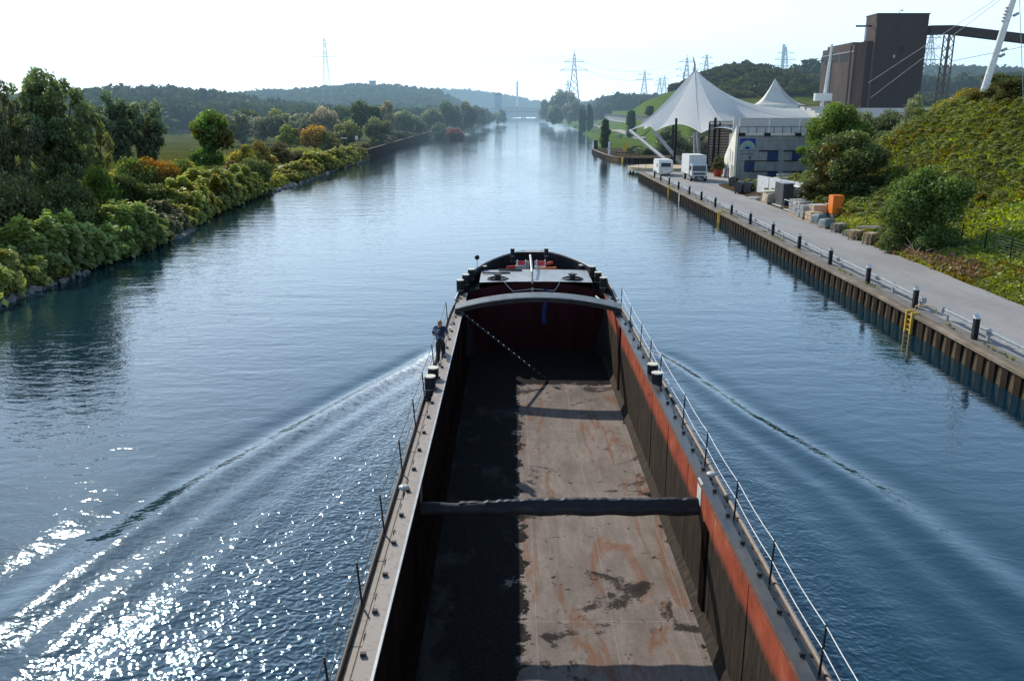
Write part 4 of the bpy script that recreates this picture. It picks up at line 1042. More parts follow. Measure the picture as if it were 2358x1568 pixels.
Rg('near_shrub',2085,470,63,100,(.05,.07,.02),'bush','bush','green bush left of the round tree by the road',base=1.2)
Rg('near_shrub',2180,500,60,120,(.04,.06,.015),'bush','bush','dark bush under the round tree by the road',base=1.3)
Rg('near_round_o',1955,300,89,175,(.036,.048,.014),'roadside_tree','tree','big dark tree with orange leaves behind the orange cabinet',ky=.9)
Rg('near_shrub',1985,392,87,130,(.02,.028,.009),'bush','bush','very dark bush under the big tree behind the orange cabinet')
Rg('near_shrub_o',1905,365,92,110,(.06,.07,.02),'autumn_bush','bush','yellow orange bush left of the big dark tree')
Rg('near_shrub',1868,430,101,70,(.055,.07,.028),'bush','bush','grey green bush beside the stacked storage gear')
Rg('near_round',1935,234,118,130,(.034,.056,.012),'robinia_tree','tree','bright green feathery tree in front of the concrete hall')
Rg('near_round',1885,320,112,90,(.045,.072,.014),'robinia_tree','tree','bright green tree covering the right end of the hall wall')
Rg('mid_shrub',1965,345,108,80,(.05,.075,.018),'bush','bush','green bush behind the big dark roadside tree')
Rg('near_shrub',2010,335,104,90,(.05,.07,.022),'bush','bush','green bush at the upper end of the slope edge')
Rg('near_shrub',2055,290,108,80,(.055,.075,.028),'bush','bush','pale green bush on the slope shoulder below the terraces')
for px,top,Y,wd,c,lb in [(2110,190,112,62,(.075,.09,.05),'silver grey willow bush in front of the brick tower'),(2165,205,108,78,(.08,.10,.018),'yellow green bush on the slope crest right of the tower'),(2060,222,126,110,(.04,.055,.022),'dark bush row in front of the tower foot'),
    (1990,228,128,80,(.05,.06,.022),'dark bush left of the terraces foot'),(2240,182,104,100,(.10,.10,.016),'yellow bush on the slope crest'),(2330,150,98,130,(.03,.035,.01),'dark big bush at the right photo edge above the slope'),(2290,190,94,110,(.045,.05,.012),'dark bush behind the leaning white mast foot'),(2380,165,88,150,(.035,.04,.012),'dark bush cut off by the right photo edge'),(2130,235,104,60,(.05,.07,.02),'low green bush under the silver grey bush'),(2200,222,102,70,(.10,.085,.02),'low ochre bush on the slope crest')]:
    Rg('near_shrub_y' if 'yellow' in lb else 'near_shrub',px,top,Y,wd,c,'bush','bush',lb,sink=.3)
# poplars and trees beyond the pier
Rg('column',1394.5,278,224,27,(.018,.028,.011),'columnar_tree','tree','dark slim columnar tree on the sheet pile pier',base=1.05)
Rg('column',1454,258,300,28,(.02,.03,.012),'columnar_tree','tree','dark columnar tree left of the big white tent')
Rg('column',1497,245,330,26,(.03,.032,.014),'columnar_tree','tree','brownish columnar tree half behind the big tent left slope')
for px,top,wd,lb in [(1338,252,13,'leftmost of four slim far columnar trees on the lawn'),(1346,254,12,'second of four slim far columnar trees'),(1357,243,13,'tallest of four slim far columnar trees'),(1362,251,13,'right one of four slim far columnar trees')]:
    Rg('column',px,top,440,wd,(.02,.032,.02),'columnar_tree','tree',lb)
for px,top,wd,lb in [(1674,203,16,'dark columnar tree in the gap between the two tents, left one'),(1701,199,20,'dark columnar tree between the tents, middle one'),(1722,198,20,'dark columnar tree touching the small tent left slope'),(1849,213,9,'small dark columnar tree right of the small tent peak'),(1868,213,14,'dark columnar tree at the right end of the small tent')]:
    Rg('column',px,top,295,wd,(.02,.03,.014),'columnar_tree','tree',lb)
for px,top,Y,wd,lb in [(1292,203,620,56,'tallest tree at the far right end of the canal'),(1262,225,700,36,'tree left of the tallest far tree'),(1316,214,600,44,'tree right of the tallest far tree'),(1278,240,560,44,'low tree by the far right shore'),(1330,232,560,44,'tree behind the far lawn'),(1252,240,900,24,'last tree at the canal vanishing point')]:
    Rg('mid_round' if Y<650 else 'far_round',px,top,Y,wd,(.05,.062,.04),'far_tree','tree',lb)
for i,px in enumerate((1540,1575,1615,1650,1500,1470,1690)):
    Rg('mid_shrub',px+4,(318 if px<1520 else 280)+(i%3)*6,212+(i%2)*8,80,(.05,.06,.03),'willow_tree','tree','grey green bushy tree under the big white tent',base=1.,group='grey green bushy trees under the big tent')
def areaP(rs,n):
    Y=570+200*rs.rand(n);px=1335+300*rs.rand(n);X=(px-1179)*Y/F;k=X>Rx(Y)+18;return X[k],Y[k]
def areaH(rs,n):
    X=45+130*rs.rand(n);Y=300+140*rs.rand(n);k=((X-88)/34)**2+((Y-345)/60)**2;q=(k>.75)&(k<2.2)&(rs.rand(n)<.9)&(Y>305)&~((X>95)&(Y<350))&(X/Y*1950+1179>1575);return X[q],Y[q]
def areaF(rs,n):
    Y=360+420*rs.rand(n);px=1560+1100*rs.rand(n);X=(px-1179)*Y/F;k=(X>120);return X[k],Y[k]
wood('park_treeline',500,areaP,zRight,4,'tree line behind the far lawn',(.04,.06,.03),(7,11),(8,12),1.8,110)
wood('tent_hill_wood',150,areaH,zRight,5,'dark wood at the foot and crown of the grassy hill',(.04,.058,.022),(5,9),(4,7.5),1.2,220)
wood('right_ridge_forest',1700,areaF,zRight,6,'wood on the ridge behind the brick tower',(.04,.055,.026),(7,12),(7,11),2.0,100)
def areaS(rs,n):
    Y=1000+500*rs.rand(n);px=1180+500*rs.rand(n);X=(px-1179)*Y/F;k=X>Rx(Y)+10;return X[k],Y[k]
wood('horizon_wood',500,areaS,zRight,7,'distant wood on the horizon right of the canal',(.04,.06,.04),(12,18),(9,13),3.5,60)
def areaS3(rs,n):
    Y=1480+200*rs.rand(n);px=1000+330*rs.rand(n);return (px-1179)*Y/F,Y
wood('far_ridge_forest',700,areaS3,zFar,17,'distant wood behind the far bridge',(.04,.06,.04),(10,16),(9,14),3.5,60)
def areaHill(rs,n):
    X=50+130*rs.rand(n);Y=285+110*rs.rand(n);k=rs.rand(n)<ss((np.sin(X*.13+Y*.05)+np.sin(Y*.11-X*.07)+1.2)/1.5);k&=(np.abs((Y-300)-(X-60)*.75)>3)&((X/Y*1950+1179>1580)|((Y>345)&(X/Y*1950+1179>1530)));return X[k],Y[k]
wood('hill_scrub',2600,areaHill,zRight,18,'olive scrub covering the grassy hill behind the tents',(.05,.06,.02),(2.2,4.5),(1.,2.6),.8,45)
for px,top,Y,wd,c,lb in [(1673,163,330,32,(.04,.06,.02),'round tree on the left shoulder of the grassy hill'),(1795,172,330,30,(.045,.06,.022),'round bush on top of the grassy hill'),(1838,180,330,34,(.06,.085,.025),'light green bush right of the hill top'),(1868,188,325,30,(.05,.075,.025),'bush on the right flank of the grassy hill'),(1900,183,330,30,(.04,.055,.022),'dark bush beside the far white mast'),(1640,186,335,30,(.04,.055,.022),'dark tree on the left foot of the grassy hill')]:
    Rg('mid_shrub',px,top,Y,wd,c,'hill_tree','tree',lb)
# ================================================================ right bank: quay, buildings, gear
Q=1.05
def rx(y): return float(Rx(y))
# sheet pile walls: corrugated steel below a cap beam
def piling(name,label,line,base,per=1.0,depth=.32,z1=.98,capm='cap'):
    r=wroot(name,label,'wall',base)
    pts=[Vector((p[0],p[1],0)) for p in line];seg=[0]
    for i in range(1,len(pts)): seg.append(seg[-1]+(pts[i]-pts[i-1]).length)
    Lt=seg[-1]
    def P(s):
        s=max(0,min(Lt,s));i=max(k for k in range(len(seg)-1) if seg[k]<=s+1e-9);t=(s-seg[i])/(seg[i+1]-seg[i]+1e-9)
        d=(pts[i+1]-pts[i]).normalized();return pts[i].lerp(pts[i+1],t),Vector((-d.y,d.x,0))  # normal to the left of travel
    prof=[(0,0),(.42,0),(.5,1),(.92,1)]
    vs=[];fs=[];k=0;n=int(Lt/per)
    for j in range(n+1):
        for a,o in prof:
            if j*per+a*per>Lt: break
            p,nn=P(j*per+a*per);q=p+nn*(depth*(o-.5)*1.0);vs+=[(q.x,q.y,-1.5),(q.x,q.y,z1)];k+=1
    for i in range(k-1): fs.append((2*i,2*i+2,2*i+3,2*i+1))
    b=MB().add(vs,fs,'pile');
    for j in range(n):                     # interlock ribs that catch the light
        p,nn=P(j*per+.96*per);q=p+nn*(depth*.5+.015);b.tube([(q.x,q.y,-1.4),(q.x,q.y,z1)],.022,'cap',5)
    b.build('steel_piles',r)
    b=MB();m=int(Lt/3)+2
    vs=[]
    for j in range(m):
        p,nn=P(Lt*j/(m-1))
        for o,z in ((.24,z1-.08),(.24,z1+.07),(.16,z1+.10),(-.16,z1+.10),(-.2,z1-.06)): q=p+nn*o;vs.append((q.x,q.y,z))
    fs=[]
    for j in range(m-1):
        for i in range(4): a=j*5+i;fs.append((a,a+1,a+6,a+5))
    b.add(vs,fs,capm);b.build('cap_beam',r)
    return r
line=[(rx(y)+.05,y) for y in (-12,20,32,49,81,120,143,149)]
piling('sheet_pile_wall','rusty corrugated sheet pile wall with brown cap beam along the quay road','' or line,(21.5,60,0))
pierl=[(36.3,149.2)];
piling('sheet_pile_wall','curved sheet pile wall of the far pier with the columnar tree',[(rx(252)+.1,252),(22.6,244),(22.5,236),(22.55,225),(22.8,212),(23.6,202),(25.2,196.5),(28.5,195.4),(36.5,195.3)][::-1],(24,215,0)) if False else None
piling('sheet_pile_wall','curved sheet pile wall of the far pier with the columnar tree',[(36.5,195.3),(28.5,195.4),(25.2,196.5),(23.6,202),(22.8,212),(22.55,225),(22.5,236),(22.6,244),(24,252)],(24,215,0),1.3,.4)
piling('sheet_pile_wall','rusty steel sheet pile wall far up the left bank under the dark trees',[(float(Lx(y))-.1,y) for y in (204,240,290,330,376)][::-1],(-35,290,0),1.4,.45,2.3,'rust')
# tall posts standing out of the quay
tall=[134.9,128.9,121.7,114.5,107.2,100.1,92.9,85.7,78.5,71.1,64.,57.2,50.6,44.,37.6,31.3,25.]
word=['farthest','second farthest','third farthest']
def quay_post():
    r=root('mooring_post','x','post',(0,0,0))
    b=MB();b.bb(-.11,.11,-.11,.11,-.1,1.02,'black_paint');b.build('post_shaft',r)
    b=MB();b.add([(-.12,-.12,1.03),(.12,-.12,1.03),(.12,.12,1.2),(-.12,.12,1.2),(-.12,-.12,1.01),(.12,-.12,1.01),(.12,.12,1.01),(-.12,.12,1.01)],[(0,1,2,3),(4,5,1,0),(5,6,2,1),(6,7,3,2),(7,4,0,3)],'white_paint');b.build('post_cap',r)
    return r
pm=quay_post()
ordn=['first','second','third','fourth','fifth','sixth','seventh','eighth','ninth','tenth','eleventh','twelfth','thirteenth','fourteenth','fifteenth','sixteenth','seventeenth','eighteenth','nineteenth','twentieth']
for i,y in enumerate(tall):
    o=pm if i==0 else copy_tree(pm)
    o.location=(rx(y)+.48,y,Q);o['label']='black quay post with slanted white top, %s counted from the parked truck'%ordn[i];o['group']='black posts with white tops along the quay edge'
small=[131.5,126.6,118.,111,106.1,101.6,98.8,96.8,92.4-1,87.8,83.7,79.8,74.,69.6,65.6,60.5,56.3,52.,48.,44.4]
small2=[41.3,37.3,33.2,29.5,26,22.5]
# guard rail: corrugated galvanised beam on short posts, with one gap at the yellow ladder
def guardrail(label,ys_,y0,y1,first=None):
    r=wroot('guard_rail',label,'guard rail',(rx((y0+y1)/2)+.9,(y0+y1)/2,Q))
    for y in ys_:
        x=rx(y)+.95;b=MB();b.bb(x-.06,x+.06,y-.07,y+.07,Q-.1,Q+.62,'grey_paint');b.bb(x-.1,x-.05,y-.1,y+.1,Q+.4,Q+.56,'galv');b.build('rail_post',r)
    b=MB();k=int((y1-y0)/2)+2;pr=[(-.02,.34),(.05,.37),(.05,.42),(-.03,.46),(.05,.5),(.05,.56),(-.02,.59),(-.05,.59),(-.05,.34)];vs=[];fs=[]
    for j in range(k):
        y=y0+(y1-y0)*j/(k-1);x=rx(y)+1.02
        for dx,z in pr: vs.append((x-dx-.16,y,Q+z))
    n=len(pr)
    for j in range(k-1):
        for i in range(n): a=j*n+i;c=j*n+(i+1)%n;fs.append((a,c,c+n,a+n))
    b.add(vs,fs,'galv')
    b.build('rail_beam',r)
    for y in (y0,y1): x=rx(y)+.86;MB().box((x,y,Q+.47),(.2,.12,.32),'galv').build('end_piece',r)
    return r
guardrail('galvanised guard rail running along the quay from truck to the yellow ladder gap',small,43.8,136)
guardrail('short galvanised guard rail at the right photo edge beyond the ladder gap',small2,18,41.6)
# yellow ladders on the wall
def ladder_y(y,lab,hand=True):
    x=rx(y);r=wroot('wall_ladder',lab,'ladder',(x,y,Q),'yellow ladders on the quay wall')
    for d in (-.3,.3):
        b=MB();b.bb(x-.28,x-.18,y+d-.05,y+d+.05,-.4,Q+.06,'yellow');b.bb(x-.28,x+.12,y+d-.06,y+d+.06,Q+.07,Q+.12,'yellow');b.build('side_rail',r)
    for k in range(5): MB().tube([(x-.22,y-.28,-.1+k*.27),(x-.22,y+.28,-.1+k*.27)],.018,'yellow',6).build('rung',r)
    if hand: MB().tube([(x+.15,y+.3,Q+.1),(x+.2,y+.3,Q+.33),(x+.65,y+.05,Q+.4),(x+1.0,y-.2,Q+.33),(x+1.05,y-.25,Q+.02)],.025,'yellow',6).build('hand_hoop',r)
ladder_y(42.9,'nearest yellow ladder with a bent yellow hand rail in the guard rail gap')
ladder_y(88.,'yellow ladder in the middle of the quay wall below the orange cabinet')
ladder_y(118.,'farthest yellow ladder on the quay wall near the truck',False)
b=MB();x=rx(110.);b.bb(x-.26,x-.18,109.9,110.2,-.5,Q-.1,'white_paint');o=b.build('depth_gauge');tag(o,'white depth gauge board on the sheet pile wall','gauge')
o=MB().bb(25.1-.28,25.3-.18,195.6-.6,195.6+.6,-.5,Q,'yellow').build('wall_ladder');tag(o,'yellow ladder on the far curved pier wall','ladder')
# ---------------------------------------------------------------- truck
tx0,tx1,ty=26.62,29.08,128.1
tr=wroot('box_truck','white box truck parked on the quay facing the camera','truck',(27.85,ty+3,Q))
tx0-=.0
W=lambda s:tx0+(tx1-tx0)*s
b=MB();b.bb(tx0-.05,tx1+.05,ty+1.35,ty+7.2,Q+1.0,Q+3.75,'white_paint')
for xx in (tx0-.06,tx1+.0): b.bb(xx,xx+.06,ty+1.33,ty+1.41,Q+1.0,Q+3.78,'galv')
b.bb(tx0-.06,tx1+.06,ty+1.33,ty+1.41,Q+3.70,Q+3.78,'galv');b.bb(tx0-.06,tx1+.06,ty+1.4,ty+7.2,Q+.92,Q+1.0,'grey_paint')
b.build('cargo_box',tr)
b=MB();cx0,cx1=tx0+.08,tx1-.08
fr=[(ty+.02,Q+.55),(ty-.02,Q+1.35),(ty+.12,Q+2.35),(ty+.35,Q+2.55),(ty+1.25,Q+2.6),(ty+1.25,Q+.55)]
vs=[(cx0,y,z) for y,z in fr]+[(cx1,y,z) for y,z in fr];n=len(fr)
b.add(vs,[tuple(range(n-1,-1,-1)),tuple(range(n,2*n))]+[(i,(i+1)%n,n+(i+1)%n,n+i) for i in range(n)],'white_paint')
cab=b.build('cab',tr);sub(cab,tr)
b=MB();b.add([(cx0+.14,ty-.005+.01-.03,Q+1.5),(cx1-.14,ty-.02,Q+1.5),(cx1-.2,ty+.09,Q+2.3),(cx0+.2,ty+.09,Q+2.3)],[(0,1,2,3)],'glass_dark');b.build('windscreen',cab)
b=MB();b.bb(cx0-.01,cx0+.02,ty+.35,ty+1.05,Q+1.55,Q+2.25,'glass_dark');b.build('side_window',cab)
b=MB();b.bb(cx0+.25,cx1-.25,ty-.05,ty+.02,Q+.95,Q+1.3,'black_paint')
for k in range(4): b.bb(cx0+.27,cx1-.27,ty-.06,ty-.03,Q+.98+.08*k,Q+1.01+.08*k,'grey_paint')
b.build('grille',cab)
MB().bb(cx0-.03,cx1+.03,ty-.14,ty+.05,Q+.42,Q+.78,'dark_plastic').build('bumper',tr)
for xx in (cx0+.3,cx1-.3): MB().box((xx,ty-.15,Q+.62),(.34,.03,.2),'white_paint').build('headlight',tr)
MB().box(((cx0+cx1)/2,ty-.15,Q+.5),(.5,.02,.12),'white_paint').build('number_plate',tr)
for s,xx in ((-1,cx0),(1,cx1)):
    MB().box((xx+s*.2,ty+.25,Q+1.95),(.16,.06,.42),'black_paint').tube([(xx,ty+.3,Q+2.1),(xx+s*.2,ty+.27,Q+2.1)],.015,'black_paint',5).build('wing_mirror',tr)
MB().bb(tx0+.5,tx1-.5,ty+1.,ty+7.,Q+.6,Q+.9,'black_paint').bb(tx0+.1,tx0+.5,ty+2.,ty+3.4,Q+.45,Q+.9,'grey_paint').build('chassis',tr)
for yy in (ty+.65,ty+5.2):
    for xx,s in ((tx0+.02,1),(tx1-.02,-1)):
        o=MB().tube([(xx,yy,Q+.45),(xx+s*.3,yy,Q+.45)],.45,'tyre',20).build('wheel',tr);sub(o,tr)
        MB().tube([(xx-s*.01,yy,Q+.45),(xx+s*.02,yy,Q+.45)],.24,'grey_paint',16).build('rim',o)
# ---------------------------------------------------------------- caravan
cx0,cx1,cy0,cy1=23.75,26.0,139.3,145.
cv=wroot('caravan','white caravan parked at the water end of the quay','caravan',(24.9,142,Q))
pf=[(cy0+.15,.42),(cy0,1.3),(cy0+.2,2.2),(cy0+.7,2.5),(cy1-.5,2.5),(cy1,2.0),(cy1,.42)];vs=[(cx0,y,Q+z) for y,z in pf]+[(cx1,y,Q+z) for y,z in pf];n=len(pf)
b=MB();b.add(vs,[tuple(range(n-1,-1,-1)),tuple(range(n,2*n))]+[(i,(i+1)%n,n+(i+1)%n,n+i) for i in range(n)],'white_paint');b.bb(cx0-.02,cx1+.02,cy0-.02,cy0+.02,Q+1.22,Q+1.3,'grey_paint');b.build('caravan_shell',cv)
MB().add([(cx0+.35,cy0-.0,Q+1.42),(cx1-.35,cy0-.0,Q+1.42),(cx1-.35,cy0+.15,Q+2.05),(cx0+.35,cy0+.15,Q+2.05)],[(0,1,2,3)],'glass_dark').build('front_window',cv)
MB().bb(cx0-.02,cx0+.03,cy0+1.2,cy0+2.2,Q+1.3,Q+1.9,'glass_dark').build('side_window',cv)
MB().box(((cx0+cx1)/2,cy0-.25,Q+.75),(1.0,.5,.45),'white_paint').build('gas_locker',cv)
for xx in (cx0+.1,cx1-.1): MB().tube([(xx-.1,(cy0+cy1)/2,Q+.33),(xx+.1,(cy0+cy1)/2,Q+.33)],.33,'tyre',16).build('wheel',cv)
MB().tube([(24.9,cy0-.2,Q+.4),(24.9,cy0-1.4,Q+.45)],.05,'grey_paint').tube([(24.9,cy0-1.2,Q+.0),(24.9,cy0-1.2,Q+.5)],.03,'grey_paint').build('drawbar',cv)
# ---------------------------------------------------------------- concrete amphitheatre hall
hall=wroot('amphitheatre_hall','grey concrete hall with blue shutters and a cream sloping side wall','building',(40,133,Q))
hx0,hx1,hy,hz=33.85,52.,130.,7.63
b=MB();b.prism([(hx0,hy),(hx1,hy),(hx1,hy+12),(hx0+1.6,hy+12)],Q-.3,hz,'concrete')
for zz in (2.45,3.95,5.5,6.9): b.bb(hx0+.01,hx1,hy-.006,hy+.01,zz-.012,zz+.012,'black_steel')
for k in range(14): b.bb(hx0+1.3*k+.6,hx0+1.3*k+.62,hy-.005,hy+.01,Q,hz-.02,'black_steel')
b.build('wall',hall)
b=MB();b.bb(hx0+.6,hx1,hy-.25,hy+.3,hz+.0,hz+.22,'concrete_light')
for xx in (hx0+.45,hx0+4.2,hx0+8.8,hx0+13.4): b.bb(xx-.45,xx+.45,hy-.3,hy+.35,hz-.05,hz+.42,'black_steel')
b.build('roof_edge',hall)
# cream wedge wall running back from the corner
def wedge(): 
    a=Vector((33.78,130.,0));e=Vector((35.1,141.5,0));d=(e-a).normalized();n_=Vector((-d.y,d.x,0))*.0+Vector((-1,0,0))*.35
    vs=[]
    for q,zt in ((a,9.05),(a+d*5,6.9),(e,4.1)):
        for w_ in (Vector((0,0,0)),n_): p=q+w_;vs+=[(p.x,p.y,Q-.1),(p.x,p.y,zt)]
    fs=[(0,4,5,1),(4,8,9,5),(2,3,7,6),(6,7,11,10),(0,1,3,2),(8,10,11,9),(1,5,7,3),(5,9,11,7)]
    return vs,fs
vs,fs=wedge();MB().add(vs,fs,'cream_wall').build('side_wall',hall)
b=MB();b.bb(33.3,33.42,132.2,133.2,3.6,5.6,'white_paint');b.build('side_window',hall)
b=MB();b.bb(33.22,33.4,130.9,131.8,1.6,3.4,'white_paint');b.build('side_window',hall)
b=MB();b.bb(33.55,33.62,134.8,136.2,1.05,3.1,'blue');b.build('side_door',hall)
def hb(px0,px1,py0,py1,m,name,dy=.05,proud=.02):
    p=atY(*zB2(px0,py0),hy);q=atY(*zB2(px1,py1),hy);o=MB().bb(p.x,q.x,hy-dy,hy+.02,min(p.z,q.z),max(p.z,q.z),m).build(name,hall);return o,p,q
for r4 in ((1170,1365,750,950),(1660,1850,750,950),(700,890,970,1160),(1160,1345,1172,1290),(1660,1850,1172,1290)): hb(*r4,'blue','shutter')
for r4 in ((990,1365,742,766),(1490,1850,742,766),(700,1365,946,962),(1490,1850,946,962),(700,1345,1158,1172),(1480,1850,1158,1172)): hb(*r4,'black_steel','window_ledge',.12)
b=MB();p=atY(*zB2(800,885),hy);b.tube([(p.x,hy-.12,p.z),(p.x,hy,p.z)],.14,'black_paint',14);b.build('wall_vent',hall)
# sign
sg=wroot('hall_sign','blue sign with green arches reading AMPHITHEATER on the concrete hall','sign',(35.2,hy-.1,6))
s0=atY(*zB2(598,488),hy-.12);s1=atY(*zB2(922,815),hy-.12);sm=atY(*zB2(760,722),hy-.12).z
MB().bb(s0.x,s1.x,hy-.12,hy-.07,s1.z,s0.z,'grey_paint').build('sign_board',sg)
M['sign_blue']=mat('sign_blue',(.02,.03,.22),3,.5);M['sign_green']=mat('sign_green',(.25,.5,.4),3,.6);M['sign_yellow']=mat('sign_yellow',(.6,.6,.2),3,.6)
ix0,ix1=s0.x+.1,s1.x-.1
MB().bb(ix0,ix1,hy-.135,hy-.12,sm,s0.z-.1,'sign_blue').build('sign_field',sg)
cxs=(ix0+ix1)/2
for k,(ro,ri,m) in enumerate(((.98,.84,'sign_green'),(.78,.68,'sign_yellow'),(.62,.52,'sign_green'),(.46,.36,'sign_green'))):
    hw=(ix1-ix0)/2;vs=[];fs=[]
    for i in range(25):
        a=math.pi*i/24
        for r_ in (ro,ri): vs.append((cxs+hw*r_*math.cos(a),hy-.145-.002*k,sm+.01+hw*1.05*r_*math.sin(a)))
    for i in range(24): fs.append((2*i,2*i+1,2*i+3,2*i+2))
    MB().add(vs,fs,m).build('arch_ring',sg)
def text(body,size,loc,m,parent,name='lettering',width=None):
    cu=bpy.data.curves.new(name,'FONT');cu.body=body;cu.size=size;cu.align_x='CENTER';cu.extrude=.01;cu.materials.append(M[m])
    o=bpy.data.objects.new(name,cu);COL.objects.link(o);o.rotation_euler=(math.pi/2,0,0)
    l=off(parent);o.location=(loc[0]-l[0],loc[1]-l[1],loc[2]-l[2]);o.parent=parent
    bpy.context.view_layer.update()
    dg=bpy.context.evaluated_depsgraph_get();me=bpy.data.meshes.new_from_object(o.evaluated_get(dg));wd_=o.dimensions.x
    o2=bpy.data.objects.new(name+'_text',me);COL.objects.link(o2);o2.rotation_euler=o.rotation_euler;o2.location=o.location;o2.parent=parent
    bpy.data.objects.remove(o);o2.name=name
    if width: o2.scale=(width/max(.01,wd_),1,1)
    return o2
text('AMPHITHEATER',.36,(cxs,hy-.14,sm-.36),'sign_blue',sg,width=ix1-ix0)
text('GELSENKIRCHEN',.2,(cxs,hy-.14,sm-.66),'sign_blue',sg,width=(ix1-ix0)*.9)
# railings on the hall roof
rl=wroot('roof_railing','dark steel railing with tall mesh screen on the hall roof','railing',(42,hy,hz))
for k in range(13): x=hx0+.05+1.29*k;MB().bb(x-.03,x+.03,hy-.05,hy+.01,hz+.2,hz+1.3,'black_steel').build('baluster',rl)
MB().bb(hx0,hx1,hy-.06,hy+.02,hz+1.28,hz+1.34,'black_steel').build('hand_rail',rl)
for x in (hx0+.1,hx0+4.5,hx0+9.0,hx0+13.4): MB().bb(x-.05,x+.05,hy+.1,hy+.2,hz+.2,hz+2.45,'white_paint').build('screen_post',rl)
MB().bb(hx0,hx1,hy+.12,hy+.18,hz+2.42,hz+2.48,'grey_paint').build('screen_rail',rl)
MB().add([(hx0+.1,hy+.15,hz+.2),(hx1,hy+.15,hz+.2),(hx1,hy+.15,hz+2.42),(hx0+.1,hy+.15,hz+2.42)],[(0,1,2,3)],'screen').build('mesh_panel',rl)
o=MB().bb(37,60,146,146.3,6.5,10.1,'concrete_light').build('stage_rear_wall');tag(o,'plain pale grey wall behind the mesh screen on the hall roof','wall')
# timber slat wall behind the hall
tb=wroot('timber_stand_wall','brown timber slatted wall of the stand behind the truck','wall',(36,158,Q))
p0=atY(*zC(1085,1000),158);p1=atY(*zC(1330,1000),158)
ztop=9.2
for k in range(17):
    z=Q+.4+k*.48;MB().bb(p0.x,p1.x+3,158,158.12,z,z+.34,'wood_grey').build('slat',tb)
for x in (p0.x,p0.x+1.9,p0.x+4.6,p1.x+.5,p1.x+2.4): MB().bb(x-.12,x+.12,157.75,157.95,Q,ztop,'black_steel').build('wall_post',tb)
MB().bb(p0.x,p1.x+3,158.3,158.4,Q,ztop-.2,'soil').build('backing',tb)
# ---------------------------------------------------------------- big membrane tent
tent=wroot('membrane_tent','big white peaked membrane roof over the canal stage','tent',(35,172,Q))
def P3(x,y,Y): return np.array(tuple(atY(*zC(x,y),Y)))
apex=P3(982,287,178)
# outline of the membrane edge, in order around the roof
key=[(455,777,182),(655,787,176),(1035,800,160),(1455,830,146),(1950,672,170),(1960,690,196),(1450,690,208),(900,690,210),(560,770,204)]
keyP=[1.3,1.38,1.55,2.15,2.6,2.9,2.9,2.0,1.35]
key=[P3(*k) for k in key];sag=[.95,1.5,1.15,.15,2.,2.,2.,1.5,1.]
bnd=[];nk=len(key);tipw=[]
for i in range(nk):
    a,b_=key[i],key[(i+1)%nk];m=16
    for j in range(m):
        t=j/m;p=a*(1-t)+b_*t;q=4*t*(1-t)
        c=np.array([apex[0],apex[1],p[2]]);p=p+(c-p)*(.10 if i!=3 else .0)*q
        p[2]+=sag[i]*q;bnd.append(p);tipw.append(keyP[i]*(1-t)+keyP[(i+1)%nk]*t)
bnd=np.array(bnd);nb_=len(bnd);tipw=np.array(tipw);nr=22;vs=[];fs=[]
for i in range(nr+1):
    t=i/nr                                  # 0 at the mast ring, 1 at the edge
    for j in range(nb_):
        p=bnd[j];hx=apex[0]+(p[0]-apex[0])*(.012+.988*t);hyy=apex[1]+(p[1]-apex[1])*(.012+.988*t)
        pw=tipw[j];z=p[2]+(apex[2]-p[2])*((1-t)**pw)
        z-= .0
        vs.append((hx,hyy,z))
for i in range(nr):
    for j in range(nb_): a=i*nb_+j;c=i*nb_+(j+1)%nb_;fs.append((a,c,c+nb_,a+nb_))
b=MB().add(vs,fs,'membrane',True);b.build('membrane',tent)
for j in (0,16,32,48,64):
    pts=[tuple(np.array(vs[i*nb_+j])+np.array([0,-.05,.03])) for i in range(nr+1)];MB().tube(pts,.05,'grey_paint' if j in(32,) else 'membrane_wall',5).build('seam_cable',tent)
MB().tube([tuple(bnd[j]) for j in range(nb_)]+[tuple(bnd[0])],.06,'membrane_wall',5).build('edge_cable',tent)
a=apex;MB().tube([(a[0]-.1,a[1],a[2]-1.2),(a[0]-.05,a[1],a[2]+1.0),(a[0]-.45,a[1],a[2]+2.55)],[.35,.2,.09],'grey_paint',8).tube([(a[0]-1.9,a[1]+2,a[2]-1.6),(a[0]-1.7,a[1]+2,a[2]-.2)],.12,'grey_paint').build('mast_head',tent)
def strut(p,q,r_,m='grey_paint'): return MB().tube([tuple(p),tuple(q)],r_,m,10).build('strut',tent)
strut(key[0]+np.array([0,0,-.1]),np.array([30.6,166.,1.3]),.38);strut(key[1]+np.array([0,0,-.1]),np.array([33.2,168.5,1.05]),.36)
p=P3(980,800,163);strut(p,np.array(tuple(P3(985,1010,163))[:2]+(1.05,)),.26);p=P3(1003,800,161);strut(p,np.array(tuple(P3(1022,1010,161))[:2]+(1.05,)),.26,'galv')
for x_,y_ in ((807,190),(828,168),(1148,158)):
    p=atY(*zC(x_,745),y_);strut((p.x,y_,1.0),(p.x,y_,p.z+1.5),.24,'black_steel')
strut(np.array([apex[0]-.1,apex[1],apex[2]-1]),np.array([apex[0]+2,apex[1],1.]),.4)
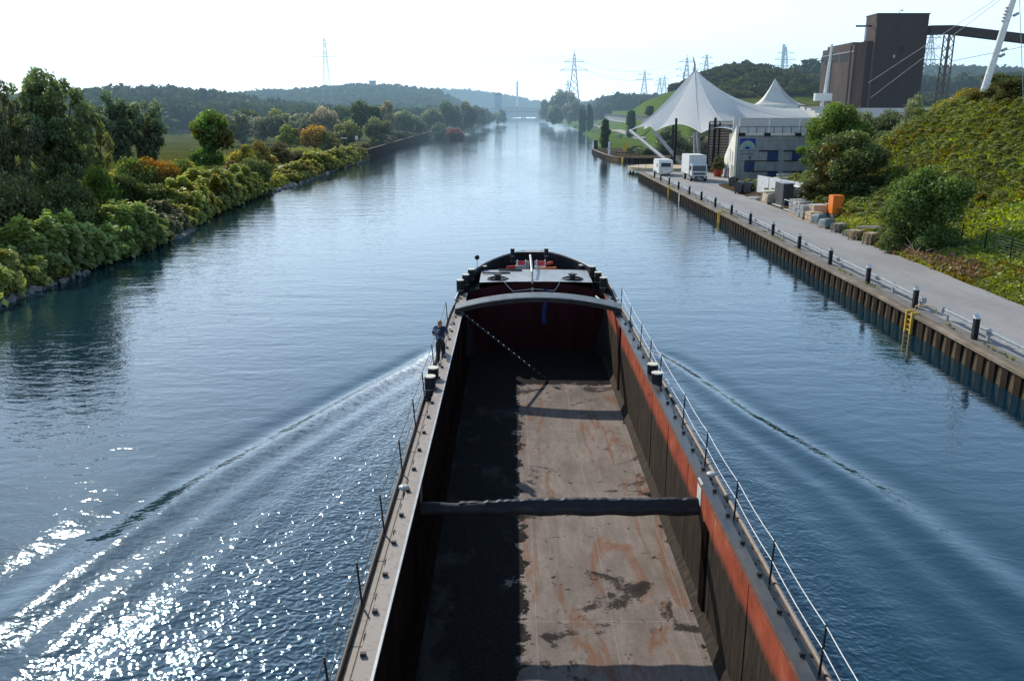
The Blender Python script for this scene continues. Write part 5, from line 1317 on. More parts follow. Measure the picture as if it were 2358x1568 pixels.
# round timber stage on the water
st=wroot('round_stage','round pale timber stage standing in the water by the caravan','stage',(28.3,162,0))
b=MB();b.cyl((28.3,162.5,1.02),6.4,.12,'wood_deck',48);b.build('stage_deck',st)
b=MB();b.lathe((28.3,162.5,0),[(6.42,1.0),(6.42,.42),(6.2,.42)],'wood_deck',48,False);b.build('stage_skirt',st)
for k in range(20): a=6.283*k/20;MB().cyl((28.3+6*math.cos(a),162.5+6*math.sin(a),-1.2),.14,1.7,'black_steel',8).build('stage_pile',st)
for k in range(9):
    a=math.pi*.75+k*.28;x,y=28.3+6.1*math.cos(a),162.5+6.1*math.sin(a);MB().bar((x,y,1.13),(x,y,1.9),.05,'black_steel').build('rail_post',st)
# pier railing & posts
pr=wroot('pier_railing','dark low railing around the far pier','railing',(26,200,Q))
pl=[(24.2,246),(23.4,236),(23.4,225),(23.7,212),(24.5,203.5),(26,198),(29,196.6),(36,196.6)]
for hgt in (.5,1.): MB().tube([(x,y,Q+hgt) for x,y in pl],.035,'black_steel',5).build('rail',pr)
for i in range(len(pl)-1):
    for t in (0,.33,.66): x=pl[i][0]*(1-t)+pl[i+1][0]*t;y=pl[i][1]*(1-t)+pl[i+1][1]*t;MB().bar((x,y,Q),(x,y,Q+1.),.07,'black_steel').build('rail_post',pr)
o=MB().prism([(24.6,198.5),(36.4,196.2),(60,196.2),(60,248),(24.8,248),(23,236),(23,222),(23.4,210)],.9,1.03,'soil').build('pier_surface');struct(o)
def P3v(x,y,Y): return atY(*zC(x,y),Y)
b=MB();p=P3v(282,970,206);b.cyl((p.x,206,Q),.28,3.1,'white_paint',12);b.cyl((p.x,206,Q+1.5),.285,.12,'grey_paint',12);o=b.build('signal_pillar');tag(o,'white round pillar beside the columnar tree on the pier','pillar')
b=MB();p=P3v(410,930,214);b.add([(p.x-.5,214,1.6),(p.x+.5,214,1.6),(p.x+.42,214,3.3),(p.x,214,3.9),(p.x-.42,214,3.3)],[(0,1,2,3,4)],'yellow');b.tube([(p.x,214.05,1.),(p.x,214.05,7.6)],.05,'galv',6);b.add([(p.x-.1,213.98,5.),(p.x+.18,213.98,5.),(p.x+.05,213.98,7.4)],[(0,1,2)],'white_paint');o=b.build('banner_flag');tag(o,'yellow and white banner flag on the pier','flag')
b=MB();p=P3v(170,890,240);b.bb(p.x-.5,p.x+.5,239.6,240.4,Q,Q+2.3,'black_paint');b.bb(p.x-.55,p.x+.55,239.5,240.5,Q+2.2,Q+2.35,'black_steel');o=b.build('control_box');tag(o,'black box at the outer corner of the far pier','box')
b=MB();p=P3v(143,930,246);b.tube([(p.x,246,0),(p.x,246,5.6)],.07,'grey_paint',6);b.box((p.x,246,5.6),(.3,.1,.4),'grey_paint');o=b.build('navigation_pole');tag(o,'thin grey pole at the tip of the far pier','pole')
# ---------------------------------------------------------------- small tent behind
t2=wroot('marquee_tent','smaller cream peaked tent with white walls behind the big roof','tent',(70,255,9))
p=[P3(1470,570,248),P3(1840,565,246),P3(1928,560,262),P3(1415,548,268)];ap=P3(1640,358,256);apz=ap[2];zb=P3(1650,568,248)[2]
corner=[(p[0][0],248),(p[1][0],247),(p[2][0]+.5,266),(p[3][0]+1.,268)]
bn=[]
for i in range(4):
    a=np.array(corner[i]);c=np.array(corner[(i+1)%4])
    for j in range(10): t=j/10;bn.append((*(a*(1-t)+c*t),zb+.25*4*t*(1-t)*0))
vs=[];fs=[];nn=len(bn)
for i in range(15):
    t=i/14
    for q in bn: vs.append((ap[0]+(q[0]-ap[0])*(.01+.99*t),ap[1]+(q[1]-ap[1])*(.01+.99*t),zb+(apz-zb)*(1-t)**1.9))
for i in range(14):
    for j in range(nn): a=i*nn+j;c=i*nn+(j+1)%nn;fs.append((a,c,c+nn,a+nn))
M['cream_fabric']=mat('cream_fabric',[(.3,(.55,.52,.47)),(.7,(.68,.65,.6))],.4,.8)
MB().add(vs,fs,'cream_fabric',True).build('tent_roof',t2)
zg=zb-2.7
MB().prism([(c[0],c[1]) for c in corner],zg-2,zb-.02,'membrane_wall').build('tent_wall',t2)
for k,(x0,x1) in enumerate(((1500,1560),(1590,1640),(1670,1730))):
    a=P3(x0,590,247.8);c=P3(x1,625,247.8);MB().bb(a[0],c[0],247.2,247.6,c[2],a[2],'glass_dark' if k<0 else 'chimney_paint').build('tent_window',t2)
a=P3(1880,578,247);c=P3(1895,610,247);MB().bb(a[0],c[0],246.6,247.0,c[2],a[2],'black_paint').build('tent_door',t2)
# terraces of the open air theatre
te=wroot('seating_terrace','pale concrete seating terraces behind the bright green tree','terrace',(66,150,8))
a=atY(*zT(745,1215),140);c=atY(*zT(1270,1075),160)
xs0,xs1=a.x-3,c.x+4
for k in range(7):
    z=atY(1980,286,141).z+k*.42;y=141+k*2.2;MB().bb(xs0,xs1,y,y+2.2,z-1.2,z,'concrete_light').build('step',te)
MB().bb(xs0-.5,xs1,140.2,140.9,3,atY(1980,289,141).z+.1,'concrete_light').build('front_slab',te)
# ---------------------------------------------------------------- brick tower with conveyor bridge
tw=wroot('coal_tower','tall dark brick coal mixing tower with lower lit block','building',(95,235,8))
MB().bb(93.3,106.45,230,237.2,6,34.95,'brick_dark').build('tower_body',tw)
MB().bb(93.15,106.6,229.85,237.35,34.95,35.25,'black_steel').build('parapet',tw)
MB().bb(91.6,93.28,231,237,6,28.6,'brick_dark').build('stair_shaft',tw)
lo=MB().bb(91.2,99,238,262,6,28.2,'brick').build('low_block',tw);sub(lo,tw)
# lit face of the low block lies in the plane x=91.2
for y in (240.,): MB().bb(91.05,91.2,239.6,240.4,6,28.2,'brick_dark').build('pilaster',lo)
for k in range(15):
    y=242.0+k*1.28+(.9 if k>4 else 0)+(.9 if k>9 else 0);MB().bb(91.1,91.22,y,y+.7,24.3,26.4,'black_paint').build('window',lo)
MB().bb(91.08,91.2,238,262,26.45,26.7,'concrete').build('cornice',lo)
MB().bb(92.5,99.5,243,262,28.2,29.2,'brick').build('roof_step',lo)
MB().bb(93.2,93.28,230.5,237,33.,34.9,'brick').build('lit_face_tone',tw)  # thin sheets paint the sunlit tone onto the tower's left face
MB().bb(93.18,93.27,229.98,237.2,10,32.98,'brick').build('lit_face_tone',tw)
MB().bar((91.05,254,10),(91.05,254,28.),.3,'grey_paint').build('down_pipe',tw)
MB().bar((88.7,232,32.3),(92.9,232,32.3),.35,'black_steel').bar((91.4,232,32.2),(91.4,232,28.8),.35,'white_paint').bar((93.2,232,31.6),(94.2,230.,29.),.18,'black_steel').build('hoist_beam',tw)
MB().bb(99.8,100.9,229.93,230.0,25.6,27.2,'darkred').build('window',tw);MB().bb(98.3,98.8,229.93,230.0,24.4,25.1,'grey_paint').build('window',tw)
MB().bar((99.6,232,35.2),(99.6,232,36.4),.1,'black_steel').box((100.2,232,36.1),(.6,.2,.25),'black_steel').build('roof_lamp',tw)
MB().bar((94,239,28.2),(97,239,29.6),.12,'grey_paint').build('roof_rail',tw)
cvb=wroot('conveyor_bridge','long dark enclosed conveyor bridge leaving the brick tower to the right','bridge',(118,233,25))
def P4(x,y,Y): return atY(*zT(x,y),Y)
top=[P4(1426,250,232),P4(1640,247,232),P4(2360,332,232),P4(2500,349,232)];bot=[P4(1422,337,232),P4(1640,330,232),P4(2360,418,232),P4(2500,436,232)]
b=MB();n=4;vs=[(t.x,231,t.z) for t in top]+[(t.x,231,t.z) for t in bot]+[(t.x,234,t.z) for t in top]+[(t.x,234,t.z) for t in bot];fs=[]
for i in range(3): fs+=[(i,i+4,i+5,i+1),(8+i,8+i+1,12+i+1,12+i),(i,i+1,9+i,8+i),(4+i,12+i,13+i,5+i)]
b.add(vs,fs,'brick_dark').build('gallery',cvb)
b=MB()
x0=P4(1630,335,232);x1=P4(1605,790,232);zt=x0.z;zb2=8
for (dx,dy) in ((-.75,0),(.75,0),(-.75,2.5),(.75,2.5)): b.bar((x0.x+dx,231.2+dy,zt),(x0.x+dx*1.2,231.2+dy,zb2),.32,'lattice_rust')
for k in range(10):
    za=zt-(zt-zb2)*k/10;zb_=zt-(zt-zb2)*(k+1)/10
    for yy in (231.2,233.7): b.bar((x0.x-.75,yy,za),(x0.x+.75,yy,zb_),.16,'lattice_rust').bar((x0.x+.75,yy,za),(x0.x-.75,yy,zb_),.16,'lattice_rust')
b.build('support_leg',cvb)
# ---------------------------------------------------------------- leaning masts of the stage rigging
mt=wroot('leaning_mast','thick white leaning steel mast with floodlights at the right photo edge','mast',(51.5,93,13))
a=P4(1985,775,93);c=P4(2235,-5,93);d=(c-a);b=MB();b.tube([a-d*.15,a,c,c+d*.35],[.36,.36,.32,.28],'white_paint',16);b.build('mast_tube',mt)
for s,off_ in ((.35,.5),(.78,.55),(.28,.48)):
    p=a+d*s;MB().tube([p,p+Vector((off_,-.2,.15))],.04,'grey_paint',6).box(p+Vector((off_+.15,-.25,.25)),(.5,.3,.25),'grey_paint',ry=-.5).build('floodlight',mt)
for s in (.72,.76,.8,.84,.88): p=a+d*s+Vector((-.42,-.1,.1));MB().box(p,(.18,.2,.18),'grey_paint').build('bracket',mt)
for k,(q0,q1,Y_) in enumerate((((2110,-30),(840,800),93),((2150,-30),(860,945),93),((2440,430),(1650,590),93),((2295,-5),(2332,980),80))):
    p=atY(*zT(*q0),Y_);q=atY(*zT(*q1),Y_+(35 if k<2 else 0));MB().tube([p,q],.028,'grey_paint',5).build('stay_cable',mt)
mt=wroot('leaning_mast','slim white leaning mast with a white box left of the brick tower','mast',(80,205,10))
a=P4(425,905,205);c=P4(495,425,205);d=c-a;MB().tube([a,c],[.38,.22],'white_paint',12).build('mast_tube',mt)
p=P4(405,935,204);MB().box(p,(3.9,1.2,1.7),'white_paint').build('control_cabin',mt);MB().tube([p,(p.x,p.y,6)],.4,'white_paint',10).build('cabin_post',mt)
for s in (.7,.78,.86,.93): MB().box(a+d*s+Vector((.35,0,0)),(.5,.3,.3),'grey_paint').build('floodlight',mt)
for q in ((270,700),(350,750)): MB().tube([c,P4(*q,230)],.04,'grey_paint',5).build('stay_cable',mt)
o=MB().box(P4(330,1062,200),(6,3,1.6),'concrete_light').build('kiosk_roof');tag(o,'pale flat kiosk roof below the slim leaning mast','kiosk')
# ---------------------------------------------------------------- park retaining wall with gallery and pergola
pw=wroot('park_gallery_wall','long pale gallery wall with dark eaves below the far lawn','wall',(55,430,7))
wl=[(47.9,296),(48.3,300),(57.6,500),(67,700)]
for i in range(1):
    b=MB();vs=[];fs=[]
    for (x,y) in wl: vs+=[(x-.3,y,3.8),(x-.3,y,8.4),(x-.6,y,8.4),(x-.6,y,8.9),(x+1,y,8.95)]
    for j in range(3):
        for k in range(4): fs.append((j*5+k,j*5+k+1,(j+1)*5+k+1,(j+1)*5+k))
    M['gallery']=mat('gallery',[(.4,(.2,.2,.19)),(.6,(.42,.4,.38))],.9,.9,0,stretch=(1,1,.3))
    b.add(vs,fs,'gallery').build('wall_face',pw)
    b=MB();vs=[]
    for (x,y) in wl: vs+=[(x-.75,y,8.5),(x-.75,y,9.3),(x+1.5,y,9.35)]
    b.add(vs,[(j*3+k,j*3+k+1,(j+1)*3+k+1,(j+1)*3+k) for j in range(3) for k in range(2)],'black_steel').build('eaves',pw)
    for k in range(60):
        t=k/60;y=300+t*t*400;x=np.interp(y,[300,500,700],[48.3,57.6,67]);MB().bb(x-.95,x-.65,y,y+.35,4,8.5,'concrete_light').build('gallery_post',pw)
    MB().add([(wl[0][0]-.8,wl[0][1],6.1),(wl[-1][0]-.8,wl[-1][1],6.1),(wl[-1][0]-.8,wl[-1][1],6.4),(wl[0][0]-.8,wl[0][1],6.4)],[(0,1,2,3)],'concrete_light').build('gallery_floor',pw)
pg=wroot('hedge_pergola','row of clipped hedge arches on the far lawn','pergola',(80,400,9))
p=P3v(540,590,400);q=P3v(800,585,400);zb_=p.z-.1;zt=P3v(650,540,400).z
for k in range(12):
    x=p.x+(q.x-p.x)*k/11;b=MB().box((x,400,(zb_+zt)/2),(.8,1.2,zt-zb_),'grass');b.build('hedge_column',pg)
MB().bb(p.x-.6,q.x+.6,399.2,400.8,zt-.9,zt+.5,'lawn').build('hedge_top',pg)
# ---------------------------------------------------------------- pylons, chimneys, far bridge
def pylon(px,top,foot,Y,arms,wb,label,thick=.32):
    p=atY(px,top,Y);x=p.x;zt=p.z;zb_=atY(px,foot,Y).z-6
    r=wroot('power_pylon',label,'pylon',(x,Y,zb_));H_=zt-zb_
    wf=lambda t:wb*(1-t)**1.15+.5
    b=MB();n=9;cz=[zb_+H_*.93*(1-(1-i/n)**1.25) for i in range(n+1)]
    def cor(z):
        w_=wf((z-zb_)/H_)/2;return [Vector((x+sx*w_,Y+sy*w_,z)) for sx,sy in ((-1,-1),(1,-1),(1,1),(-1,1))]
    for i in range(n):
        A,B=cor(cz[i]),cor(cz[i+1])
        for k in range(4):
            b.bar(A[k],B[k],thick,'steel_grey_far');k2=(k+1)%4
            b.bar(A[k],B[k2],thick*.55,'steel_grey_far').bar(A[k2],B[k],thick*.55,'steel_grey_far')
    b.bar((x,Y,cz[-1]),(x,Y,zt),thick,'steel_grey_far');b.build('lattice_mast',r)
    for ay,hw in arms:
        z=atY(px,ay,Y).z;hwm=hw*Y/F;b=MB();w_=wf((z-zb_)/H_)/2+.2
        for s in (-1,1):
            e=(x+s*hwm,Y,z);b.bar((x,Y-w_,z),e,thick*.8,'steel_grey_far').bar((x,Y+w_,z),e,thick*.8,'steel_grey_far').bar((x,Y,z+w_*1.6+.8),e,thick*.7,'steel_grey_far')
            for f in (.55,1.): b.bar((x+s*hwm*f,Y,z),(x+s*hwm*f,Y,z-1.8),thick*.5,'steel_grey_far')
        b.build('cross_arm',r)
    return r,x,zt
pylon(746,76,236,640,[(101,20),(131,24)],7,'tall pale pylon standing in front of the left ridge',.13)
pylon(1323,116,226,720,[(143,22),(162,30)],9,'pylon right of the canal end, nearest of the middle ones',.34)
pylon(1308,182,232,1100,[(196,8)],8,'tiny pylon just left of the middle pylon',.4)
pylon(1485,160,225,1000,[(172,15),(184,19)],9,'pylon in the gap left of the big tent peak',.4)
pylon(1520,176,218,1300,[(186,9),(196,12)],9,'small faint pylon left of the big tent',.45);pylon(1531,172,218,1350,[(182,9),(193,12)],9,'right one of two small faint pylons by the tent',.45)
pylon(1583,127,210,800,[(143,18),(160,24),(176,22)],8,'pylon half hidden by the peak of the big tent',.35)
pylon(1628,122,190,850,[(133,12),(148,15),(160,18)],8,'pylon right of the big tent peak',.35)
pylon(1740,148,172,1000,[(158,12),(165,17)],8,'pylon head peeking over the grassy hill',.4)
pylon(1811,103,178,800,[(123,18),(138,23),(152,25)],8,'pylon beside the pale chimney on the hill',.35)
pylon(2147,70,195,420,[(88,22),(112,25),(138,27)],9,'pylon between brick tower and conveyor leg',.24)
def wire(a,b_,Ya,Yb,sagm,label):
    p=atY(*a,Ya);q=atY(*b_,Yb);pts=[]
    for i in range(13): t=i/12;v=p.lerp(q,t);v.z-=sagm*4*t*(1-t);pts.append(v)
    o=MB().tube(pts,.09,'steel_grey_far',4).build('power_line');tag(o,label,'cable')
wire((1350,162),(1561,160),720,800,9,'lower sagging power line between the middle pylon and the tent pylon');wire((1345,143),(1565,143),720,800,8,'upper power line left of the big tent')
wire((1646,160),(1788,152),850,800,7,'power line over the grassy hill');wire((1294,162),(1220,180),720,1400,8,'power line running left over the canal end')
def chimney(px,top,foot,Y,wpx,label):
    p=atY(px,top,Y);q=atY(px,foot,Y);r_=wpx*Y/F/2;b=MB().tube([(p.x,Y,q.z-12),(p.x,Y,p.z)],[r_*1.15,r_*.9],'chimney_paint',16);o=b.build('chimney');tag(o,label,'chimney')
chimney(1191,188,228,1500,4,'far slim chimney above the end of the canal');chimney(1805.5,103,165,900,7,'pale blue chimney beside a pylon on the hill')
p=atY(857,194,930);o=MB().bb(p.x-3,p.x+3,930,936,p.z-14,p.z+3.2,'concrete').bb(p.x-3.4,p.x+3.4,929.5,936.5,p.z+2.4,p.z+3.4,'concrete').build('lookout_tower');tag(o,'stubby lookout tower on top of the left ridge','tower')
p=atY(1147,216,760);o=MB().bb(p.x-3,p.x+3,760,768,p.z-14,p.z,'chimney_paint').add([(p.x+3,762,p.z-.5),(p.x+3,766,p.z-.5),(p.x+14,766,p.z-14),(p.x+14,762,p.z-14)],[(0,1,2,3)],'chimney_paint').bb(p.x-3.3,p.x+3.3,759.6,768.4,p.z-.9,p.z+.1,'concrete').build('winding_tower');tag(o,'grey blocky tower with sloping back beyond the left trees','tower')
br=wroot('canal_bridge','low dark truss bridge across the far end of the canal','bridge',(0,1180,8))
a=atY(1080,262,1180);xa,xb=a.x,60.;zd=atY(1200,258,1180).z
MB().bb(xa,xb,1176,1184,zd-.9,zd+1.,'lattice_rust').build('bridge_deck',br)
b=MB();n=16
for k in range(n):
    x=xa+8+(xb-xa-16)*k/n;x2=xa+8+(xb-xa-16)*(k+1)/n;z1=zd+1+4.2*math.sin(math.pi*k/n)**.6;z2=zd+1+4.2*abs(math.sin(math.pi*(k+1)/n))**.6
    b.bar((x,1177,z1),(x2,1177,z2),1.0,'lattice_rust').bar((x,1177,zd),(x2,1177,z2),.6,'lattice_rust').bar((x2,1177,zd),(x2,1177,z2),.6,'lattice_rust')
b.build('truss',br)
for x in (xa+4,35.): MB().bb(x-2,x+2,1177,1183,-1,zd-.9,'concrete').build('pier',br)
# ---------------------------------------------------------------- two mooring posts and sign on the left bank
for px,top,Y,lb in ((779,306,222,'left one of two tall dark mooring dolphins on the left bank'),(792,318,203,'right nearer one of two tall dark mooring dolphins')):
    p=atY(px,top,Y);r=wroot('mooring_dolphin',lb,'post',(p.x,Y,0));MB().bb(p.x-.5,p.x+.5,Y-.5,Y+.5,-.5,p.z-.2,'black_steel').build('post_shaft',r);MB().bb(p.x-.65,p.x+.65,Y-.65,Y+.65,p.z-.2,p.z,'concrete_light').build('post_cap',r)
p=atY(821,318,209);r=wroot('canal_marker','small pale canal marker on a thin pole at the left shore','sign',(p.x,209,0));MB().bar((p.x,209,0),(p.x,209,p.z-.3),.12,'grey_paint').build('marker_pole',r);MB().box((p.x,209,p.z),(.7,.1,.9),'white_paint').build('marker_board',r)
# ---------------------------------------------------------------- wire fence at the slope foot
fc=wroot('wire_fence','dark green wire mesh fence between road verge and slope','fence',(32,52,1.3))
fy=[22,24.5,27,29.5,32,34.5,37,39.7,42.4,45.2,48,51,54,57.2,60.5,64,67.5,71,74.5]
fx=lambda y:float(np.interp(y,[20,40,60,80],[31.4,31.7,32.2,33.2]))
for y in fy: z=gr(fx(y),y);MB().bb(fx(y)-.035,fx(y)+.035,y-.035,y+.035,z-.2,z+1.5,'black_paint').build('fence_post',fc)
M['fence_green']=mat('fence_green',(.02,.07,.05),2,.5)
for k in range(8):
    pts=[(fx(y),y,gr(fx(y),y)+.12+k*.19) for y in fy];MB().tube(pts,.010,'fence_green',4).build('fence_wire',fc)
b=MB()
for i in range(len(fy)-1):
    for j in range(1,10): y=fy[i]+(fy[i+1]-fy[i])*j/10;z=gr(fx(y),y);b.tube([(fx(y),y,z+.1),(fx(y),y,z+1.46)],.006,'fence_green',3,False)
b.build('mesh_wire',fc)
# ================================================================ stored gear by the road
def wheelbin(x,y,rz,lab):
    r=root('waste_container',lab,'waste bin',(x,y,Q),None,rz)
    b=MB();
    vs=[];w0,w1,d0,d1=.6,.68,.42,.52
    vs=[(-w0,-d0,.2),(w0,-d0,.2),(w0,d0,.2),(-w0,d0,.2),(-w1,-d1,1.1),(w1,-d1,1.1),(w1,d1,1.1),(-w1,d1,1.1)]
    b.add(vs,[(3,2,1,0),(0,1,5,4),(1,2,6,5),(2,3,7,6),(3,0,4,7)],'dark_plastic')
    for s in (-.35,0,.35): b.bb(s-.04,s+.04,-d1-.0,-d0-.02,.3,1.0,'black_paint')
    b.build('bin_body',r)
    b=MB();vs=[];fs=[];k=9
    for i in range(k):
        a=math.pi*i/(k-1)
        for xx in (-w1-.04,w1+.04): vs.append((xx,-math.cos(a)*(d1+.04),1.1+math.sin(a)*.42))
    for i in range(k-1): fs.append((2*i,2*i+1,2*i+3,2*i+2))
    fs+= [tuple(range(0,2*k,2)),tuple(range(2*k-1,0,-2))];b.add(vs,fs,'dark_plastic',False);b.build('bin_lid',r)
    for xx in (-.5,.5):
        for yy in (-.35,.35): MB().tube([(xx-.03,yy,.1),(xx+.03,yy,.1)],.1,'tyre',12).build('wheel',r)
    MB().box((.0,-d1-.01,.75),(.3,.02,.25),'white_paint').build('sticker',r)
    return r
wheelbin(30.3,117.6,1.1,'dark grey wheeled waste container nearest the hall corner')
wheelbin(28.95,109.,1.0,'front dark grey wheeled waste container of the touching pair')
wheelbin(30.0,108.6,1.0,'rear dark grey wheeled waste container of the touching pair')
b=MB();b.add([(-.3,-.3,0),(.3,-.3,0),(.3,.3,0),(-.3,.3,0),(-.36,-.36,.95),(.36,-.36,.95),(.36,.36,.95),(-.36,.36,.95)],[(0,1,5,4),(1,2,6,5),(2,3,7,6),(3,0,4,7)],'orange');b.box((0,0,1.0),(.8,.8,.1),'yellow');o=b.build('grit_bin');o.location=(31.1,107.3,Q);tag(o,'yellow orange bin beside the pair of grey waste containers','bin')
# planter bush
pl_=wroot('planter','round clipped bush in a red pot beside the hall','planter',(33.0,138,Q));b=MB();b.lathe((33.0,138,Q),[(.0,0),(.55,0),(.8,1.25),(.85,1.3),(.7,1.3),(.6,1.1),(0,1.1)],'terracotta',20);b.build('pot',pl_)
ob('foliage',CR['mid_shrub'][0],(0,0,1.1),(2.5,2.5,2.7),0,(.07,.085,.03),pl_)
# white storage wall with panels, gas rack, etc
sh=wroot('site_hoarding','white panel hoarding beside the stored gear','fence',(31.5,103,Q))
ha=Vector((30.35,106.3,0));hb_=Vector((32.3,93.5,0))
for k in range(4):
    p=ha.lerp(hb_,k/4);q=ha.lerp(hb_,(k+1)/4);zt=Q+2.5-.0*k
    MB().add([(p.x,p.y,Q),(q.x,q.y-.0,Q),(q.x,q.y,zt),(p.x,p.y,zt),(p.x+.06,p.y+.01,Q),(q.x+.06,q.y,Q),(q.x+.06,q.y,zt),(p.x+.06,p.y+.01,zt)],[(0,1,2,3),(7,6,5,4),(0,3,7,4),(1,5,6,2),(3,2,6,7)],'white_paint').build('panel',sh)
    MB().bb(p.x-.03,p.x+.08,p.y-.05,p.y+.05,Q,zt+.05,'grey_paint').build('panel_post',sh)
def crate_pile(name,label,cat,x,y,w,d,h,m,rz=0.,pall=True,cap=None,lump_=.0):
    r=root(name,label,cat,(x,y,Q),None,rz);z=0
    if pall:
        pallet_into(r,0,0,0,w,d);z=.16
    rr=random.Random(int(x*91+y*37));b=MB()
    if lump_>=.12:
        n=5;idx={};vs=[];fs=[]
        def vid(i,j,k_):
            if (i,j,k_) not in idx:
                idx[(i,j,k_)]=len(vs);q=(k_/ (n-1));sq=1-.16*q*q
                vs.append(((i/(n-1)-.5)*w*sq+rr.uniform(-.06,.06),(j/(n-1)-.5)*d*sq+rr.uniform(-.06,.06),z+q*h*(1-.18*(abs(i/(n-1)-.5)+abs(j/(n-1)-.5)))+rr.uniform(-.04,.04)))
            return idx[(i,j,k_)]
        for a_ in range(n-1):
            for c_ in range(n-1):
                fs+=[(vid(a_,0,c_),vid(a_+1,0,c_),vid(a_+1,0,c_+1),vid(a_,0,c_+1)),(vid(a_+1,n-1,c_),vid(a_,n-1,c_),vid(a_,n-1,c_+1),vid(a_+1,n-1,c_+1)),
                 (vid(0,a_+1,c_),vid(0,a_,c_),vid(0,a_,c_+1),vid(0,a_+1,c_+1)),(vid(n-1,a_,c_),vid(n-1,a_+1,c_),vid(n-1,a_+1,c_+1),vid(n-1,a_,c_+1)),
                 (vid(a_,c_,n-1),vid(a_+1,c_,n-1),vid(a_+1,c_+1,n-1),vid(a_,c_+1,n-1))]
        b.add(vs,fs,m,True);o=b.build('load',r);s_=o.modifiers.new('s','SUBSURF');s_.levels=1;s_.render_levels=1
    elif lump_>=.06:
        nl=max(2,int(h/.3))
        for l_ in range(nl):
            for i_ in (-1,1):
                for j_ in (-1,1): b.box((i_*w/4+rr.uniform(-.03,.03),j_*d/4+rr.uniform(-.03,.03),z+h*(l_+.5)/nl+rr.uniform(0,.02)),(w/2*rr.uniform(.85,.98),d/2*rr.uniform(.85,.98),h/nl*.93),m if rr.random()<.8 else rr.choice(['wood_grey','concrete_light','tarp_grey']),rr.uniform(-.05,.05))
        b.build('load',r)
    else:
        b.box((0,0,z+h/2),(w,d,h),m)
        for i_ in (-1,1):
            for j_ in (-1,0,1): b.box((i_*w/2,j_*d*.42,z+h/2),(.05,.07,h*1.02),m)
        for j_ in (-1,1):
            for q_ in (.1,.5,.9): b.box((0,j_*d/2,z+h*q_),(w*1.0,.05,.08),m)
        b.build('load',r)
    if cap: MB().box((0,0,z+h+.02),(w*1.03,d*1.03,.05),cap).build('cover',r)
    return r
def pallet_into(r,x,y,z,w=1.2,d=.8,m='wood',name='pallet'):
    b=MB()
    for k in range(5): b.box((x,y-d/2+d*(k+.5)/5,z+.135),(w,d/5*.7,.025),m)
    for k in range(3):
        b.box((x-w/2+.07+(w-.14)*k/2,y,z+.07),(.1,d,.09),m);b.box((x-w/2+.07+(w-.14)*k/2,y,z+.012),(.12,d,.022),m)
    return b.build(name,r)
def pallet_stack(x,y,n,label,rz=0.,m='wood',jit=.06,seed=1):
    rr=random.Random(seed)
    for k in range(n):
        r=root('pallet',(label+', '+('top one' if k==n-1 else 'bottom one' if k==0 else ordn[k]+' from the bottom')),'pallet',(x+rr.uniform(-jit,jit),y+rr.uniform(-jit,jit),Q+k*.152),'wooden pallets stacked by the road',rz+rr.uniform(-.05,.05))
        b=MB();w,d=1.2,.8;z=0
        for j in range(5): b.box((0,-d/2+d*(j+.5)/5,z+.135),(w,d/5*.7,.025),m)
        b.build('top_boards',r)
        b=MB()
        for j in range(3):
            for i_ in range(3): b.box((-w/2+.07+(w-.14)*j/2,-d/2+.06+(d-.12)*i_/2,z+.07),(.1,.1,.1),m)
            b.box((0,-d/2+.06+(d-.12)*j/2,z+.008),(w,.1,.016),m)
        b.build('runners',r)
pallet_stack(28.35,66.6,6,'wooden pallet in the nearest stack at the road edge',.55,'wood',.04,1)
pallet_stack(29.6,67.6,5,'wooden pallet in the second stack behind the nearest one',.5,'wood',.05,2)
pallet_stack(28.25,69.3,5,'wooden pallet in the leaning stack beyond the nearest stack',.75,'wood',.1,3)
pallet_stack(28.6,71.4,3,'low pallet pile of boards beyond the leaning stack',.6,'wood_grey',.1,4)
pallet_stack(28.4,73.6,5,'grey pallet in the stack beside the grey tarpaulin bundles',.6,'wood_grey',.08,5)
b=MB()
for k in range(5): b.box((-.6+.2*k,0,.02*k),(.18,3.2,.05),'wood_grey',.08*k)
o=b.build('plank_pile');o.location=(30.1,69.8,Q+.9);o.rotation_euler=(0,0,1.2);tag(o,'long grey boards lying on the pallets','planks')
crate_pile('tarpaulin_bundle','grey tarpaulin bundle nearest the pallets','bundle',28.3,76.2,1.2,1.1,.75,'tarp_grey',.3,True,None,.15)
crate_pile('tarpaulin_bundle','grey green tarpaulin bundle left of the other one','bundle',28.5,78.8,1.1,1.3,.9,'tarp_grey',.35,True,None,.18)
crate_pile('tarpaulin_bundle','dark round tarpaulin heap behind the pallets','bundle',31.2,73.0,1.5,1.5,.9,'dark_plastic',.2,False,None,.3)
ca=wroot('orange_cabinet','tall bright orange steel cabinet by the big dark tree','cabinet',(30.6,80.5,Q+.3))
MB().bb(30.1,31.1,80.,81.2,Q+.8,Q+2.5,'orange').build('cabinet_body',ca);MB().bb(30.16,31.04,79.98,80.0,Q+.86,Q+2.44,'orange').build('cabinet_door',ca);MB().bb(30.2,31.0,80.1,81.1,Q+.0,Q+.8,'wood_grey').build('cabinet_base',ca);MB().bb(30.98,31.05,79.93,79.98,Q+1.6,Q+1.85,'black_paint').build('handle',ca)
crate_pile('wrapped_crate','beige wrapped crate with brown side next to the orange cabinet','crate',29.45,82.2,1.35,1.2,1.25,'sand',.2,True,'concrete_light',.05)
crate_pile('wrapped_crate','rusty red crate between beige crate and orange cabinet','crate',30.4,83.4,1.0,1.2,1.2,'rust',.2,True,None,.04)
